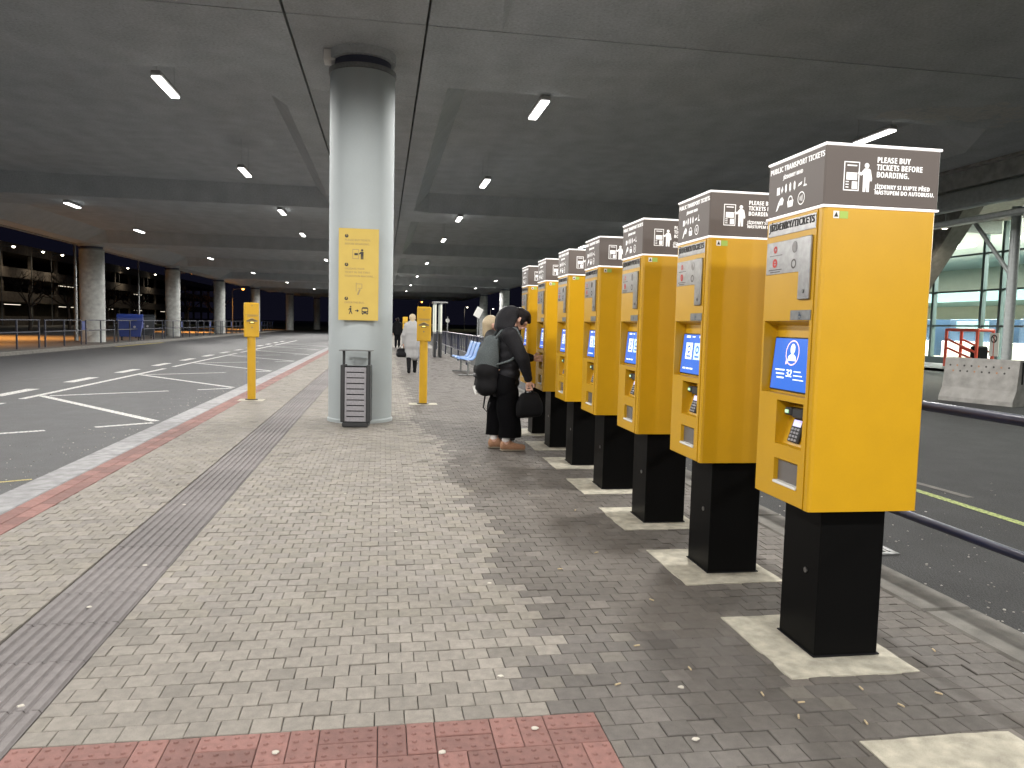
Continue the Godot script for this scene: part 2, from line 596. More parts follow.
func soffit_mesh(x0: float, x1: float, f0: float, f1: float) -> ArrayMesh:
	# underside of one deck span: a beam over the columns at its near end and a shallow coffer with sloping sides beyond it
	var xs := [x0, x0 + 0.9, x0 + 1.5, x1 - 1.5, x1 - 0.9, x1]
	if x1 > 0.0:
		xs = [x0, x0 + 0.45, x0 + 0.95, x1 - 1.9, x1 - 0.9, x1]
	else:
		xs = [x0, x0 + 0.9, x0 + 1.9, x1 - 0.95, x1 - 0.45, x1]
	var zs := [f0, f0 + 2.5, f0 + 4.2, f1 - (0.3 if f1 > 20.0 else 3.6), f1, f1]
	zs[5] = f1
	var s := ST()
	var rec := 0.62 if f1 > 20.0 else 0.30
	var hy := func(i: int, j: int) -> float:
		var inx := 1.0 if i == 2 or i == 3 else 0.0
		var inz := 1.0 if j == 2 or j == 3 else 0.0
		return SOFF + rec * inx * inz
	for i in 5:
		for j in 4:
			quad(s, V(xs[i], hy.call(i, j), zs[j]), V(xs[i + 1], hy.call(i + 1, j), zs[j]), V(xs[i + 1], hy.call(i + 1, j + 1), zs[j + 1]), V(xs[i], hy.call(i, j + 1), zs[j + 1]), Vector3.DOWN)
	# upright ends, so that the joints between spans are real gaps
	for z in [f0, f1]:
		quad(s, V(x0, SOFF, z), V(x1, SOFF, z), V(x1, SOFF + 0.7, z), V(x0, SOFF + 0.7, z), V(0, 0, -1 if z == f0 else 1))
	for x in [x0, x1]:
		quad(s, V(x, SOFF, f0), V(x, SOFF, f1), V(x, SOFF + 0.7, f1), V(x, SOFF + 0.7, f0), V(-1 if x == x0 else 1, 0, 0))
	return commit(s)

func round_column(called: String, label: String, at: Vector3, r: float, m: Material, n := 40) -> Node3D:
	var t := thing(called, label, "column", at, 0.0, "columns carrying the overpass")
	var s := ST()
	lathe(s, [Vector2(r + 0.015, 0), Vector2(r + 0.015, 0.04), Vector2(r, 0.055), Vector2(r, 4.90)], n)
	obj("shaft", s, m, t)
	s = ST()
	lathe(s, [Vector2(r, 4.90), Vector2(r + 0.018, 4.905), Vector2(r + 0.018, 4.965), Vector2(r - 0.07, 4.97)], n)
	obj("steel_ring", s, M.steel_dull, t)
	s = ST()
	lathe(s, [Vector2(r - 0.06, 4.96), Vector2(r - 0.06, 5.09)], n)
	obj("bearing", s, M.neck, t)
	s = ST()
	lathe(s, [Vector2(r - 0.08, 5.085), Vector2(r + 0.01, 5.09), Vector2(r + 0.01, SOFF + 0.002)], n)
	obj("capital", s, M.soffit, t)
	return t

func build_overpass() -> void:
	var t := thing("overpass", "grey concrete road deck overhead with coffered underside and lamps in rows", "overpass", V(0, 0, 50))
	var off := V(0, 0, 50)
	for k in range(-2, 7):
		var f0 := COL_Z - 1.28 + SPAN * k
		var f1 := f0 + SPAN - 0.025
		var xl: float = -16.1 if k < 5 else (-15.2 if k == 5 else -13.4)
		for side in [[xl, -1.265], [0.525, 12.7]]:
			var o := inst("soffit_panel", soffit_mesh(side[0], side[1], f0, f1), M.soffit, t)
			o.position = -off
		for g in [[0.0, 3.1], [3.115, 9.3], [9.315, SPAN - 0.025]]:
			var s := ST()
			box2(s, V(-1.235, SOFF, f0 + g[0]) - off, V(0.495, SOFF + 0.7, f0 + g[1]) - off, 0.008)
			obj("centre_strip_slab", s, M.soffit_b, t)
	var s := ST()
	box2(s, V(-16.3, SOFF + 0.7, -25) - off, V(12.9, SOFF + 1.3, 125) - off)
	obj("deck_slab", s, M.concrete, t)
	for e in [[-16.3, -25.0, 92.3], [-15.4, 92.4, 108.8], [-13.6, 108.9, 125.0], [12.72, -25.0, 125.0]]:
		s = ST()
		box2(s, V(e[0], SOFF - 0.05, e[1]) - off, V(e[0] + 0.18, SOFF + 0.69, e[2]) - off, 0.01)
		obj("edge_beam", s, M.concrete, t)
		s = ST()
		box2(s, V(e[0] - 0.02, SOFF + 1.3, e[1]) - off, V(e[0] + 0.2, SOFF + 2.2, e[2]) - off, 0.01)
		obj("parapet", s, M.concrete, t)
	s = ST()
	var rr := RandomNumberGenerator.new()
	rr.seed = 8
	for i in 420:
		var u := rr.randf()
		var px := lerpf(8.4, 12.5, u)
		var pf := lerpf(12.2, 10.9, u) + rr.randfn(0, 0.32) * (0.5 + u)
		if px > 12.6 or pf > 12.4 or pf < 10.1:
			continue
		var rad := rr.randf_range(0.03, 0.13)
		var pp := PackedVector2Array()
		for e in 7:
			var an := TAU * e / 7
			pp.append(Vector2(px + cos(an) * rad * rr.randf_range(0.6, 1.6), pf + sin(an) * rad * rr.randf_range(0.4, 1.0)))
		poly(s, pp, Vector3(0, SOFF - 0.002 - 0.00001 * i, 0) - off, Vector3.RIGHT, Vector3.FORWARD)
	obj("lime_stain", s, mat(lin(0.78, 0.78, 0.76), 0.9, 0, "soffit", 1.0), t).set_meta("kind", "stuff")
	s = ST()
	box2(s, V(-0.86, SOFF - 0.16, 11.15) - off, V(-0.70, SOFF - 0.002, 11.4) - off, 0.01)
	obj("junction_box", s, M.white_paint, t)
	var c := round_column("overpass_column", "pale grey round column with yellow instruction board and waste bin at its foot", V(-0.325, 0, COL_Z), 0.455, M.column, 56)
	var names := ["widest pale concrete column left of the blue waste container", "concrete column behind the dark waste container", "third concrete column of the left row, counted from the left", "fourth concrete column of the left row, right behind the left yellow post", "fifth concrete column of the left row", "last concrete column of the left row, seen close beside the big grey column"]
	for k in 6:
		round_column("overpass_column", names[k], V([-15.45, -15.6, -15.6, -14.9, -12.9, -10.6][k], 0, 44.3 + k * SPAN), 0.61 if k == 0 else 0.52, M.column_far, 28)
	for k in range(1, 6):
		round_column("overpass_column", "round column standing in line behind the column with the instruction board", V(-0.325, 0, COL_Z + k * SPAN), 0.455, M.column, 24)
	for k in range(2, 6):
		round_column("overpass_column", "far round column under the right edge of the overpass", V(12.2, 0, COL_Z + k * SPAN), 0.5, M.column_far, 24)
	# lamps in four rows: [x, f] each
	var rows := [[[-10.4, -7.0], [-10.4, 0.0], [-10.4, 7.0], [-10.4, 14.0], [-10.4, 21.0], [-10.35, 28.05], [-10.45, 35.5], [-10.6, 50.0], [-10.3, 63.8], [-9.4, 78.1], [-8.0, 91.8]], [[-3.47, -15.0], [-3.47, -7.95], [-3.47, -0.9], [-3.47, 6.15], [-3.47, 13.25], [-3.47, 20.3], [-3.47, 27.4], [-3.47, 34.2], [-3.47, 47.7], [-3.47, 61.5], [-3.47, 75.5], [-3.47, 89.5]], [[2.58, -15.0], [2.58, -8.0], [2.58, -1.0], [2.58, 6.0], [2.57, 13.02], [2.57, 20.0], [2.58, 27.0], [2.58, 34.0], [2.6, 47.3], [2.6, 61.0], [2.6, 75.6], [2.6, 90.0]], [[9.0, -15.0], [9.0, -8.0], [9.0, -1.0], [9.0, 6.0], [9.0, 13.2], [9.0, 20.2], [9.0, 27.2], [9.0, 34.3], [9.1, 48.5], [9.25, 63.5], [9.25, 77.7]]]
	var rn := ["row by the left road edge", "row left of the big column", "row over the ticket machines", "row over the right road"]
	var ord := ["first", "second", "third", "fourth", "fifth", "sixth", "seventh", "eighth", "ninth", "tenth", "eleventh", "twelfth"]
	var near := {24: "largest strip lamp on the ceiling left of the big column", 44: "largest strip lamp on the ceiling between column and ticket machines", 64: "strip lamp peeking out above the nearest machine's header"}
	for r in 4:
		for i in rows[r].size():
			var lab: String = "strip lamp, %s from the near end of the %s" % [ord[i], rn[r]]
			ceiling_lamp(V(rows[r][i][0], 5.1, rows[r][i][1]), near.get(r * 20 + i, lab))

func ceiling_lamp(at: Vector3, label: String) -> void:
	var t := thing("strip_lamp", label, "lamp", at, 0.0, "strip lamps under the overpass")
	if not M.has("lamp_meshes"):
		var s := ST()
		box(s, Vector3(0, 0.055, 0), Vector3(0.17, 0.08, 1.14), 0.02)
		var b := commit(s)
		s = ST()
		box(s, Vector3(0, 0.0, 0), Vector3(0.15, 0.04, 1.10), 0.015)
		var l := commit(s)
		s = ST()
		rod(s, Vector3(0, 0.09, 0), Vector3(0, 0.76, 0), 0.004, 6)
		M.lamp_meshes = [b, l, commit(s)]
	inst("housing", M.lamp_meshes[0], M.lamp_body, t)
	inst("lens", M.lamp_meshes[1], M.lens, t)
	for z in [-0.5, 0.5]:
		inst("hanger", M.lamp_meshes[2], M.soffit, t).position.z = z
	var a := SpotLight3D.new()
	a.name = "light"
	a.light_energy = LAMP_ENERGY * (2.0 if at.z < -40.0 else 1.0)
	a.light_color = Color(1.0, 0.985, 0.965)
	a.light_size = 0.14
	a.spot_angle = 88.0
	a.spot_angle_attenuation = 0.2
	a.spot_range = 60.0
	a.spot_attenuation = 2.0
	a.shadow_enabled = true
	t.add_child(a)
	a.position = Vector3(0, -0.18, 0)
	a.rotation.x = -PI / 2

# ---------------------------------------------------------------- platform
func paver_mesh(w: float, d: float, h: float, ch: float) -> ArrayMesh:
	var s := ST()
	paver_into(s, w, d, h, ch)
	return commit(s)

func paver_into(s: SurfaceTool, w: float, d: float, h: float, ch: float) -> void:
	# a paving stone with chamfered upper edges; its top lies at y = 0
	var x := w / 2
	var z := d / 2
	var t := [Vector3(-x + ch, 0, -z + ch), Vector3(x - ch, 0, -z + ch), Vector3(x - ch, 0, z - ch), Vector3(-x + ch, 0, z - ch)]
	var m := [Vector3(-x, -ch * 0.7, -z), Vector3(x, -ch * 0.7, -z), Vector3(x, -ch * 0.7, z), Vector3(-x, -ch * 0.7, z)]
	quad(s, t[0], t[1], t[2], t[3], Vector3.UP)
	for i in 4:
		var j := (i + 1) % 4
		var o: Vector3 = m[i] + m[j]
		quad(s, t[i], t[j], m[j], m[i], o + Vector3.UP * 0.05)
		quad(s, m[i], m[j], m[j] + Vector3.DOWN * h, m[i] + Vector3.DOWN * h, o)

func tactile_mesh(w: float, d: float, nx: int, nz: int) -> ArrayMesh:
	var s := ST()
	paver_into(s, w, d, 0.02, 0.003)
	var cell := Vector2(w / nx, d / nz)
	for i in nx:
		for j in nz:
			var c := Vector3(-w / 2 + cell.x * (i + 0.5), 0, -d / 2 + cell.y * (j + 0.5))
			s.set_smooth_group(-1)
			for k in 8:
				var a := TAU * k / 8
				var b := TAU * (k + 1) / 8
				var e := Vector3(cos(a), 0, sin(a))
				var g := Vector3(cos(b), 0, sin(b))
				quad(s, c + e * 0.0105, c + g * 0.0105, c + g * 0.006 + Vector3.UP * 0.0042, c + e * 0.006 + Vector3.UP * 0.0042, e + g + Vector3.UP)
				tri(s, c + Vector3.UP * 0.0047, c + e * 0.006 + Vector3.UP * 0.0042, c + g * 0.006 + Vector3.UP * 0.0042, Vector3.UP)
	s.generate_normals()
	return s.commit()

func guide_mesh(w: float, d: float) -> ArrayMesh:
	var s := ST()
	var n := 8
	var p := w / n
	var y0 := -0.009
	for i in n:
		var x := -w / 2 + i * p
		var q := [Vector2(x + 0.001, y0), Vector2(x + p * 0.22, y0), Vector2(x + p * 0.34, 0.0), Vector2(x + p * 0.80, 0.0), Vector2(x + p * 0.92, y0), Vector2(x + p, y0)]
		for k in 5:
			quad(s, Vector3(q[k].x, q[k].y, -d / 2), Vector3(q[k + 1].x, q[k + 1].y, -d / 2), Vector3(q[k + 1].x, q[k + 1].y, d / 2), Vector3(q[k].x, q[k].y, d / 2), Vector3(0, 1, 0))
	for e in [-d / 2, d / 2]:
		quad(s, Vector3(-w / 2, y0, e), Vector3(w / 2, y0, e), Vector3(w / 2, y0 - 0.02, e), Vector3(-w / 2, y0 - 0.02, e), Vector3(0, 0, e))
	return commit(s)

var fn_mix := FastNoiseLite.new()
func paver_tone(x: float, f: float) -> Color:
	# two lots of stone: pale beige on the walking side, dark grey-brown by the machines, mixed stone by stone where they meet
	var edge := 0.72 + 0.16 * fn_mix.get_noise_2d(3.0, f * 1.6) + rng.randfn(0.0, 0.055)
	if f > 9.8:
		edge -= 0.22
	var dirt := fn_mix.get_noise_2d(x * 2.2 + 40.0, f * 2.2)
	var v := clampf(1.0 + rng.randfn(0, 0.07) + 0.14 * dirt, 0.65, 1.3)
	if x < edge:
		var c := Color(0.345, 0.316, 0.275)
		if x > edge - 0.35 and rng.randf() < 0.18:
			c = Color(0.24, 0.218, 0.187)
		if x > -1.2 and f < 4.0 and rng.randf() < 0.10:
			c = c * 0.86
		return Color(c.r * v, c.g * v, c.b * v * rng.randf_range(0.96, 1.03))
	var c2 := Color(0.176, 0.158, 0.140)
	if x < edge + 0.3 and rng.randf() < 0.14:
		c2 = Color(0.21, 0.19, 0.165)
	if rng.randf() < 0.06:
		c2 = c2 * 1.25
	return Color(c2.r * v, c2.g * v, c2.b * v)

func in_pad(x: float, f: float, pads: Array) -> bool:
	for p in pads:
		if x > p[0] + 0.05 and x < p[1] - 0.05 and f > p[2] + 0.05 and f < p[3] - 0.05:
			return true
	return false

func near_pad(x: float, f: float, pads: Array) -> bool:
	for p in pads:
		if x > p[0] - 0.03 and x < p[1] + 0.03 and f > p[2] - 0.03 and f < p[3] + 0.03:
			return true
	return false

func build_platform() -> void:
	fn_mix.seed = 5
	fn_mix.frequency = 0.5
	var s := ST()
	box2(s, V(-2.9, -0.3, -25), V(2.95, -0.013, 118))
	var pav := structure("pavement", s, M.joint)
	# pads (x0, x1, f0, f1)
	var pads := []
	for k in range(-1, 7):
		var x := 1.783 + 0.0127 * k
		var f := 2.915 + 1.147 * k
		pads.append([x - 0.096, x + 0.50, f - 0.102, f + 0.564])
	pads.append([-2.52, -2.08, 13.88, 14.22])
	pads.append([0.46, 0.96, 13.40, 13.72])
	for p in pads:
		s = ST()
		# slightly uneven outline
		var n := 9
		var top := PackedVector2Array()
		for e in 4:
			for i in n:
				var u := float(i) / n
				var c: Vector2 = [Vector2(p[0], p[2]).lerp(Vector2(p[1], p[2]), u), Vector2(p[1], p[2]).lerp(Vector2(p[1], p[3]), u), Vector2(p[1], p[3]).lerp(Vector2(p[0], p[3]), u), Vector2(p[0], p[3]).lerp(Vector2(p[0], p[2]), u)][e]
				top.append(c + Vector2(rng.randfn(0, 0.0022), rng.randfn(0, 0.0022)))
		poly(s, top, Vector3(0, 0.004, 0), Vector3.RIGHT, Vector3.FORWARD)
		for i in top.size():
			var a := top[i]
			var b := top[(i + 1) % top.size()]
			quad(s, V(a.x, 0.004, a.y), V(b.x, 0.004, b.y), V(b.x, -0.02, b.y), V(a.x, -0.02, a.y), V((a.x + b.x) / 2 - (p[0] + p[1]) / 2, 0, (a.y + b.y) / 2 - (p[2] + p[3]) / 2))
		obj("concrete_pad", s, M.pad, pav)
	# paving stones
	var variants := [paver_mesh(0.1025, 0.0985, 0.02, 0.0028), paver_mesh(0.1027, 0.0980, 0.02, 0.0032), paver_mesh(0.1022, 0.0988, 0.02, 0.0024)]
	var pw := 0.108
	var pd := 0.1012
	var cells := []
	var row := -14
	while true:
		var f := 2.657 + pd * (row + 0.5)
		if f > 44.0:
			break
		var sh := 0.5 * (row & 1)
		for field in [[-2.44, -1.645], [-1.205, 2.80]]:
			var x0: float = field[0]
			if f < 2.657 and field[1] > 0.0:
				x0 = 0.795
			var i := 0
			var x := x0 - pw * sh
			while x < field[1] - 0.01:
				var a := maxf(x, x0)
				var b := minf(x + pw, field[1])
				if b - a > 0.03:
					cells.append([(a + b) / 2, f, b - a])
				x += pw
		row += 1
	var cam_f := Vector3(0.167761, -0.077165, 0.982803)
	var cam_r := Vector3(0.98577, 0.023928, -0.166388)
	var single := []
	var rest := []
	for c in cells:
		if in_pad(c[0], c[1], pads):
			continue
		var p := Vector3(c[0], -1.44, c[1])
		var z := p.dot(cam_f)
		var ok := false
		if z > 0.5:
			var u := 512 + 759.5 * p.dot(cam_r) / z
			var vv := 384 - 759.5 * p.dot(Vector3(-0.010678, 0.99673, 0.080091)) / z
			ok = u > 5 and u < 1019 and vv < 764 and c[2] > 0.09 and not near_pad(c[0], c[1], pads)
			if c[0] > 1.2 and (in_pad(c[0], c[1], pads)):
				ok = false
		c.append(z)
		if ok:
			single.append(c)
		else:
			rest.append(c)
	single.sort_custom(func(a, b): return a[3] < b[3])
	rest.append_array(single.slice(300))
	single = single.slice(0, 300)
	var tone_mats := {}
	for c in single:
		var col := paver_tone(c[0], c[1])
		var dark := col.r < 0.215
		var lum := snappedf(col.r, 0.012)
		var q := Color(lum, lum * (0.91 if dark else 0.916), lum * (0.83 if dark else 0.797))
		if not tone_mats.has(q):
			tone_mats[q] = mat(Color(q.r, q.g, q.b).linear_to_srgb() , 0.78, 0, "stone", 0.42, 0.45)
		var o := inst("paver", variants[rng.randi() % 3], tone_mats[q], pav)
		o.position = V(c[0], rng.randfn(0, 0.0013) - 0.0015, c[1])
		o.rotation = Vector3(rng.randfn(0, 0.009), rng.randfn(0, 0.010), rng.randfn(0, 0.009))
		o.scale.x = (c[2] - 0.0032) / 0.1025
	var mm := MultiMesh.new()
	mm.transform_format = MultiMesh.TRANSFORM_3D
	mm.use_colors = true
	mm.mesh = variants[0]
	mm.instance_count = rest.size()
	for i in rest.size():
		var c: Array = rest[i]
		var b := Basis.from_euler(Vector3(rng.randfn(0, 0.009), rng.randfn(0, 0.010), rng.randfn(0, 0.009)))
		b.x *= (c[2] - 0.0032) / 0.1025
		mm.set_instance_transform(i, Transform3D(b, V(c[0], rng.randfn(0, 0.0013) - 0.0015, c[1])))
		mm.set_instance_color(i, paver_tone(c[0], c[1]))
	var mi := MultiMeshInstance3D.new()
	mi.name = "pavers_beyond"
	mi.multimesh = mm
	var pm := mat(Color.WHITE, 0.78, 0, "stone", 0.42, 0.45)
	pm.vertex_color_use_as_albedo = true
	mi.material_override = pm
	mi.set_meta("kind", "stuff")
	pav.add_child(mi, true)
	s = ST()
	sheet(-2.44, 2.8, 44.0, 118, -0.003, s)
	obj("far_paving", s, mat(lin(0.27, 0.25, 0.215), 0.8, 0, "stone", 1.5), pav)
	s = ST()
	sheet(-2.9, 2.8, -25, 1.24, -0.004, s)
	obj("near_paving", s, mat(lin(0.27, 0.245, 0.21), 0.8, 0, "stone", 1.5), pav)
	# ribbed guide strip
	var gm := guide_mesh(0.425, 0.4125)
	for i in 90:
		var o := inst("guide_slab", gm, M.guide[rng.randi() % 3], pav)
		o.position = V(-1.425, 0.001 + rng.randfn(0, 0.0004), 1.87 + 0.417 * i)
		o.rotation.y = rng.randfn(0, 0.002)
	# red border along the kerb
	var rb := paver_mesh(0.119, 0.196, 0.02, 0.004)
	for col in 2:
		for i in 140:
			var f := 4.0 + 0.2 * (i + 0.5 * col)
			var o := inst("red_border_brick", rb, M.red[rng.randi() % 4], pav)
			o.position = V(-2.626 + 0.122 * col, rng.randfn(0, 0.001), f)
	s = ST()
	sheet(-2.687, -2.443, 32.1, 118, -0.003, s)
	obj("far_red_border", s, M.red[0], pav)
	# red tactile field at the near end
	var ta := tactile_mesh(0.2, 0.1, 4, 2)
	var tb := tactile_mesh(0.1, 0.2, 2, 4)
	# pairs of stones: alternating lying pairs and standing pairs in 0.2 x 0.2 squares
	for j in 6:
		for i in 10:
			var cx := -1.205 + 0.1 + 0.2 * i
			var cf := 2.655 - 0.1 - 0.2 * j
			var m = M.red[rng.randi() % 4]
			if (i + j) % 2 == 1:
				for e in [-0.05, 0.05]:
					var o := inst("tactile_paver", ta, M.red[rng.randi() % 4], pav)
					o.position = V(cx, rng.randfn(0, 0.0008), cf + e)
					o.scale = Vector3(0.985, 1, 0.97)
			else:
				for e in [-0.05, 0.05]:
					var o := inst("tactile_paver", tb, M.red[rng.randi() % 4], pav)
					o.position = V(cx + e, rng.randfn(0, 0.0008), cf)
					o.scale = Vector3(0.97, 1, 0.985)
	# kerbs
	for i in 66:
		s = ST()
		box(s, Vector3.ZERO, Vector3(0.305, 0.3, 0.842), 0.012)
		var o := obj("kerb_stone", s, M.kerb[rng.randi() % 3], pav)
		o.position = V(-2.845, -0.15 + rng.randfn(0, 0.001), 1.2 + 0.85 * i)
	for i in 60:
		s = ST()
		box(s, Vector3.ZERO, Vector3(0.31, 0.3, 0.985), 0.015)
		var o := obj("road_kerb_stone", s, M.kerb_dark, pav)
		o.position = V(2.965, -0.152 + rng.randfn(0, 0.001), 0.0 + 0.993 * i)
	# drain by the right kerb
	var d := thing("drain_grate", "iron drain grate in the asphalt beside the right kerb", "drain", V(3.42, -0.118, 4.95))
	s = ST()
	for i in 7:
		box(s, Vector3(-0.15 + 0.05 * i, 0.003, 0), Vector3(0.022, 0.012, 0.34), 0.002)
	obj("grate_bar", s, M.steel_dull, d)
	s = ST()
	for e in [-0.19, 0.19]:
		box(s, Vector3(0, 0.004, e), Vector3(0.42, 0.014, 0.04), 0.003)
		box(s, Vector3(e, 0.004, 0), Vector3(0.04, 0.014, 0.34), 0.003)
	obj("frame", s, M.steel_dull, d)
	s = ST()
	sheet(-0.17, 0.17, -0.17, 0.17, -0.001, s)
	obj("pit", s, M.black_matte, d)

# ---------------------------------------------------------------- terminal on the right
func build_terminal() -> void:
	# edge beams of the neighbouring deck
	var t := thing("canopy_beam", "long grey steel box beam above the right road, beside the overpass", "beam", V(14, 0, 30))
	var o := V(14, 0, 30)
	var s := ST()
	box2(s, V(14.0, 5.08, -8) - o, V(14.5, 5.75, 70) - o, 0.01)
	obj("upper_web", s, M.column_far, t)
	s = ST()
	box2(s, V(14.02, 4.60, -8) - o, V(14.4, 5.05, 70) - o, 0.05)
	obj("lower_web", s, M.steel_paint, t)
	s = ST()
	box2(s, V(14.6, 4.32, -8) - o, V(14.9, 4.46, 70) - o, 0.03)
	obj("service_duct", s, M.steel_paint, t)
	s = ST()
	for i in 8:
		rod(s, V(14.02, 5.62, 2 + i * 9.0) - o, V(13.9, 5.60, 2 + i * 9.0) - o, 0.05, 8)
		rod(s, V(13.9, 5.62, 2 + i * 9.0) - o, V(13.9, 5.35, 2 + i * 9.0) - o, 0.05, 8)
	obj("drain_spout", s, M.black_matte, t)
	# forecourt in front of the hall
	s = ST()
	sheet(24.0, 29.0, -20, 118, 0.0, s)
	structure("forecourt", s, M.asphalt_old)
	# pole with its strut
	var p := thing("canopy_pole", "grey steel pole with a slanting strut behind the concrete barrier", "pole", V(16.0, -0.12, 17.35))
	s = ST()
	rod(s, Vector3.ZERO, Vector3(0, 4.9, 0), 0.12, 20)
	obj("shaft", s, M.steel_paint, p)
	s = ST()
	rod(s, Vector3(0, 3.1, 0), Vector3(-0.55, 4.55, -0.75), 0.055, 12)
	obj("strut", s, M.steel_paint, p)
	s = ST()
	lathe(s, [Vector2(0.2, 0), Vector2(0.2, 0.03), Vector2(0.12, 0.035)], 20)
	obj("foot_plate", s, M.steel_dull, p)
	# hall
	var h := thing("terminal_hall", "brightly lit glass fronted terminal hall behind the concrete barrier", "building", V(29, 0, 40))
	var ho := V(29, 0, 40)
	s = ST()
	box2(s, V(28.9, -0.1, 8) - ho, V(29.15, 0.32, 80) - ho, 0.01)
	obj("plinth", s, M.mullion, h)
	s = ST()
	box2(s, V(29.2, -0.1, 8) - ho, V(48, 0.1, 80) - ho)
	obj("floor", s, M.inner_floor, h)
	s = ST()
	box2(s, V(48, -0.1, 8) - ho, V(48.3, 8.5, 80) - ho)
	obj("back_wall", s, M.inner_wall, h)
	s = ST()
	box2(s, V(29.0, 7.0, 8) - ho, V(48, 7.3, 80) - ho)
	obj("ceiling", s, M.inner_ceiling, h)
	for f in [8.0, 79.7]:
		s = ST()
		box2(s, V(29.2, 0.1, f) - ho, V(48, 7.0, f + 0.3) - ho)
		obj("end_wall", s, M.inner_wall, h)
	var fs := []
	for i in 16:
		fs.append(9.0 + 4.5 * i + 0.5)
		fs.append(9.0 + 4.5 * i + 1.65)
	for f in fs:
		s = ST()
		box2(s, V(28.9, 0.32, f - 0.08) - ho, V(29.14, 7.0, f + 0.08) - ho, 0.01)
		obj("mullion", s, M.mullion, h)
	for y in [1.95, 3.70, 5.5]:
		s = ST()
		box2(s, V(28.96, y - 0.045, 8) - ho, V(29.10, y + 0.045, 80) - ho)
		obj("transom", s, M.mullion, h)
	for i in fs.size() - 1:
		s = ST()
		for yy in [[0.32, 1.905], [1.995, 3.655], [3.745, 5.455], [5.545, 7.0]]:
			quad(s, V(29.02, yy[0], fs[i] + 0.08) - ho, V(29.02, yy[1], fs[i] + 0.08) - ho, V(29.02, yy[1], fs[i + 1] - 0.08) - ho, V(29.02, yy[0], fs[i + 1] - 0.08) - ho, Vector3.LEFT)
		obj("pane", s, M.pane, h)
	# gallery band and furniture of the hall
	s = ST()
	box2(s, V(41, 3.9, 8.5) - ho, V(47.9, 4.6, 79) - ho)
	obj("gallery", s, M.inner_teal, h)
	var k := 0
	for f in [31.0, 36.5, 42.0, 47.5, 53.0]:
		var c := thing("check_in_counter", "dark teal counter block inside the lit hall, %s from the right" % ["first", "second", "third", "fourth", "fifth"][k], "counter", V(37.0, 0.1, f), 0.0, "counters in the terminal hall")
		s = ST()
		box(s, Vector3(0, 1.2, 0), Vector3(1.6, 2.4, 4.0), 0.03)
		obj("cabinet", s, M.inner_blue, c)
		s = ST()
		box(s, Vector3(-1.1, 0.5, 0), Vector3(0.6, 1.0, 3.8), 0.03)
		obj("desk", s, M.white_paint, c)
		s = ST()
		box(s, Vector3(-0.85, 2.05, 0), Vector3(0.06, 0.45, 2.6), 0.01)
		obj("display", M.get("none") if false else s, M.inner_teal, c)
		k += 1
	for i in 8:
		var f := 15.0 + i * 7.0
		var l := thing("hall_lamp", ("ceiling light panel inside the lit terminal hall, %s from the right" % ORD[i]), "lamp", V(35, 6.95, f), 0.0, "ceiling lights in the terminal hall")
		s = ST()
		box(s, Vector3(0, 0, 0), Vector3(1.2, 0.08, 3.0), 0.01)
		obj("panel", s, glow(Color(0.95, 1.0, 0.92), 4.0), l)
		var a := AreaLight3D.new()
		a.name = "light"
		a.area_size = Vector2(1.2, 3.0)
		a.light_energy = 150.0
		a.light_color = Color(0.97, 1.0, 0.96)
		a.shadow_enabled = true
		a.area_range = 60.0
		a.area_attenuation = 2.0
		l.add_child(a)
		a.position = Vector3(0, -0.06, 0)
		a.rotation.x = -PI / 2
	# red frame stand, stop sign post
	var r := thing("red_trolley_rack", "red tubular trolley rack standing in front of the glass hall", "rack", V(26.6, 0, 31.0))
	s = ST()
	for z in [-1.0, 0.9]:
		for x in [-0.4, 0.4]:
			rod(s, Vector3(x, 0, z), Vector3(x, 1.75, z), 0.07, 10)
	for x in [-0.4, 0.4]:
		rod(s, Vector3(x, 1.72, -1.0), Vector3(x, 1.72, 0.9), 0.07, 10)
		rod(s, Vector3(x, 0.9, -1.0), Vector3(x, 0.35, 0.9), 0.05, 10)
		rod(s, Vector3(x, 1.3, -1.0), Vector3(x, 0.7, 0.9), 0.05, 10)
	for z in [-1.0, 0.9]:
		rod(s, Vector3(-0.4, 1.72, z), Vector3(0.4, 1.72, z), 0.07, 10)
	obj("frame", s, M.red_paint, r)
	s = ST()
	box(s, Vector3(0, 0.55, 0.6), Vector3(0.6, 0.9, 0.5), 0.08)
	obj("trolley_bag", s, M.black_matte, r)
	r = thing("sign_post", "small white round sign on a post in front of the glass hall", "sign", V(26.0, 0, 28.9))
	s = ST()
	rod(s, Vector3.ZERO, Vector3(0, 1.5, 0), 0.03, 8)
	obj("post", s, M.red_paint, r)
	s = ST()
	box(s, Vector3(0, 1.1, 0), Vector3(0.04, 1.0, 0.5), 0.01)
	obj("panel", s, M.white_paint, r)
	s = ST()
	ring2(s, Vector2(0, 1.35), 0.12, 0.18, Vector3(-0.024, 0, 0), Vector3(0, 0, 1), Vector3.UP)
	box(s, Vector3(-0.023, 1.35, 0), Vector3(0.003, 0.05, 0.30), 0.0, Basis(Vector3.RIGHT, 0.8))
	obj("symbol", s, M.ink, r)
	# roof over the forecourt with a slanting concrete pier and a downlight
	var q := thing("forecourt_canopy", "dark canopy roof over the forecourt between the road and the glass hall", "canopy", V(22, 0, 30))
	var qo := V(22, 0, 30)
	s = ST()
	box2(s, V(15.0, 6.9, -8) - qo, V(28.88, 7.3, 80) - qo, 0.02)
	obj("roof_slab", s, M.concrete, q)
	for f in [14.0, 23.0, 32.0, 41.0, 50.0]:
		s = ST()
		box2(s, V(15.2, 6.3, f) - qo, V(28.8, 6.9, f + 0.35) - qo, 0.02)
		obj("cross_beam", s, M.steel_paint, q)
	q = thing("slanting_pier", "pale slanting concrete pier under the forecourt canopy", "pier", V(20.5, 0, 27.5))
	s = ST()
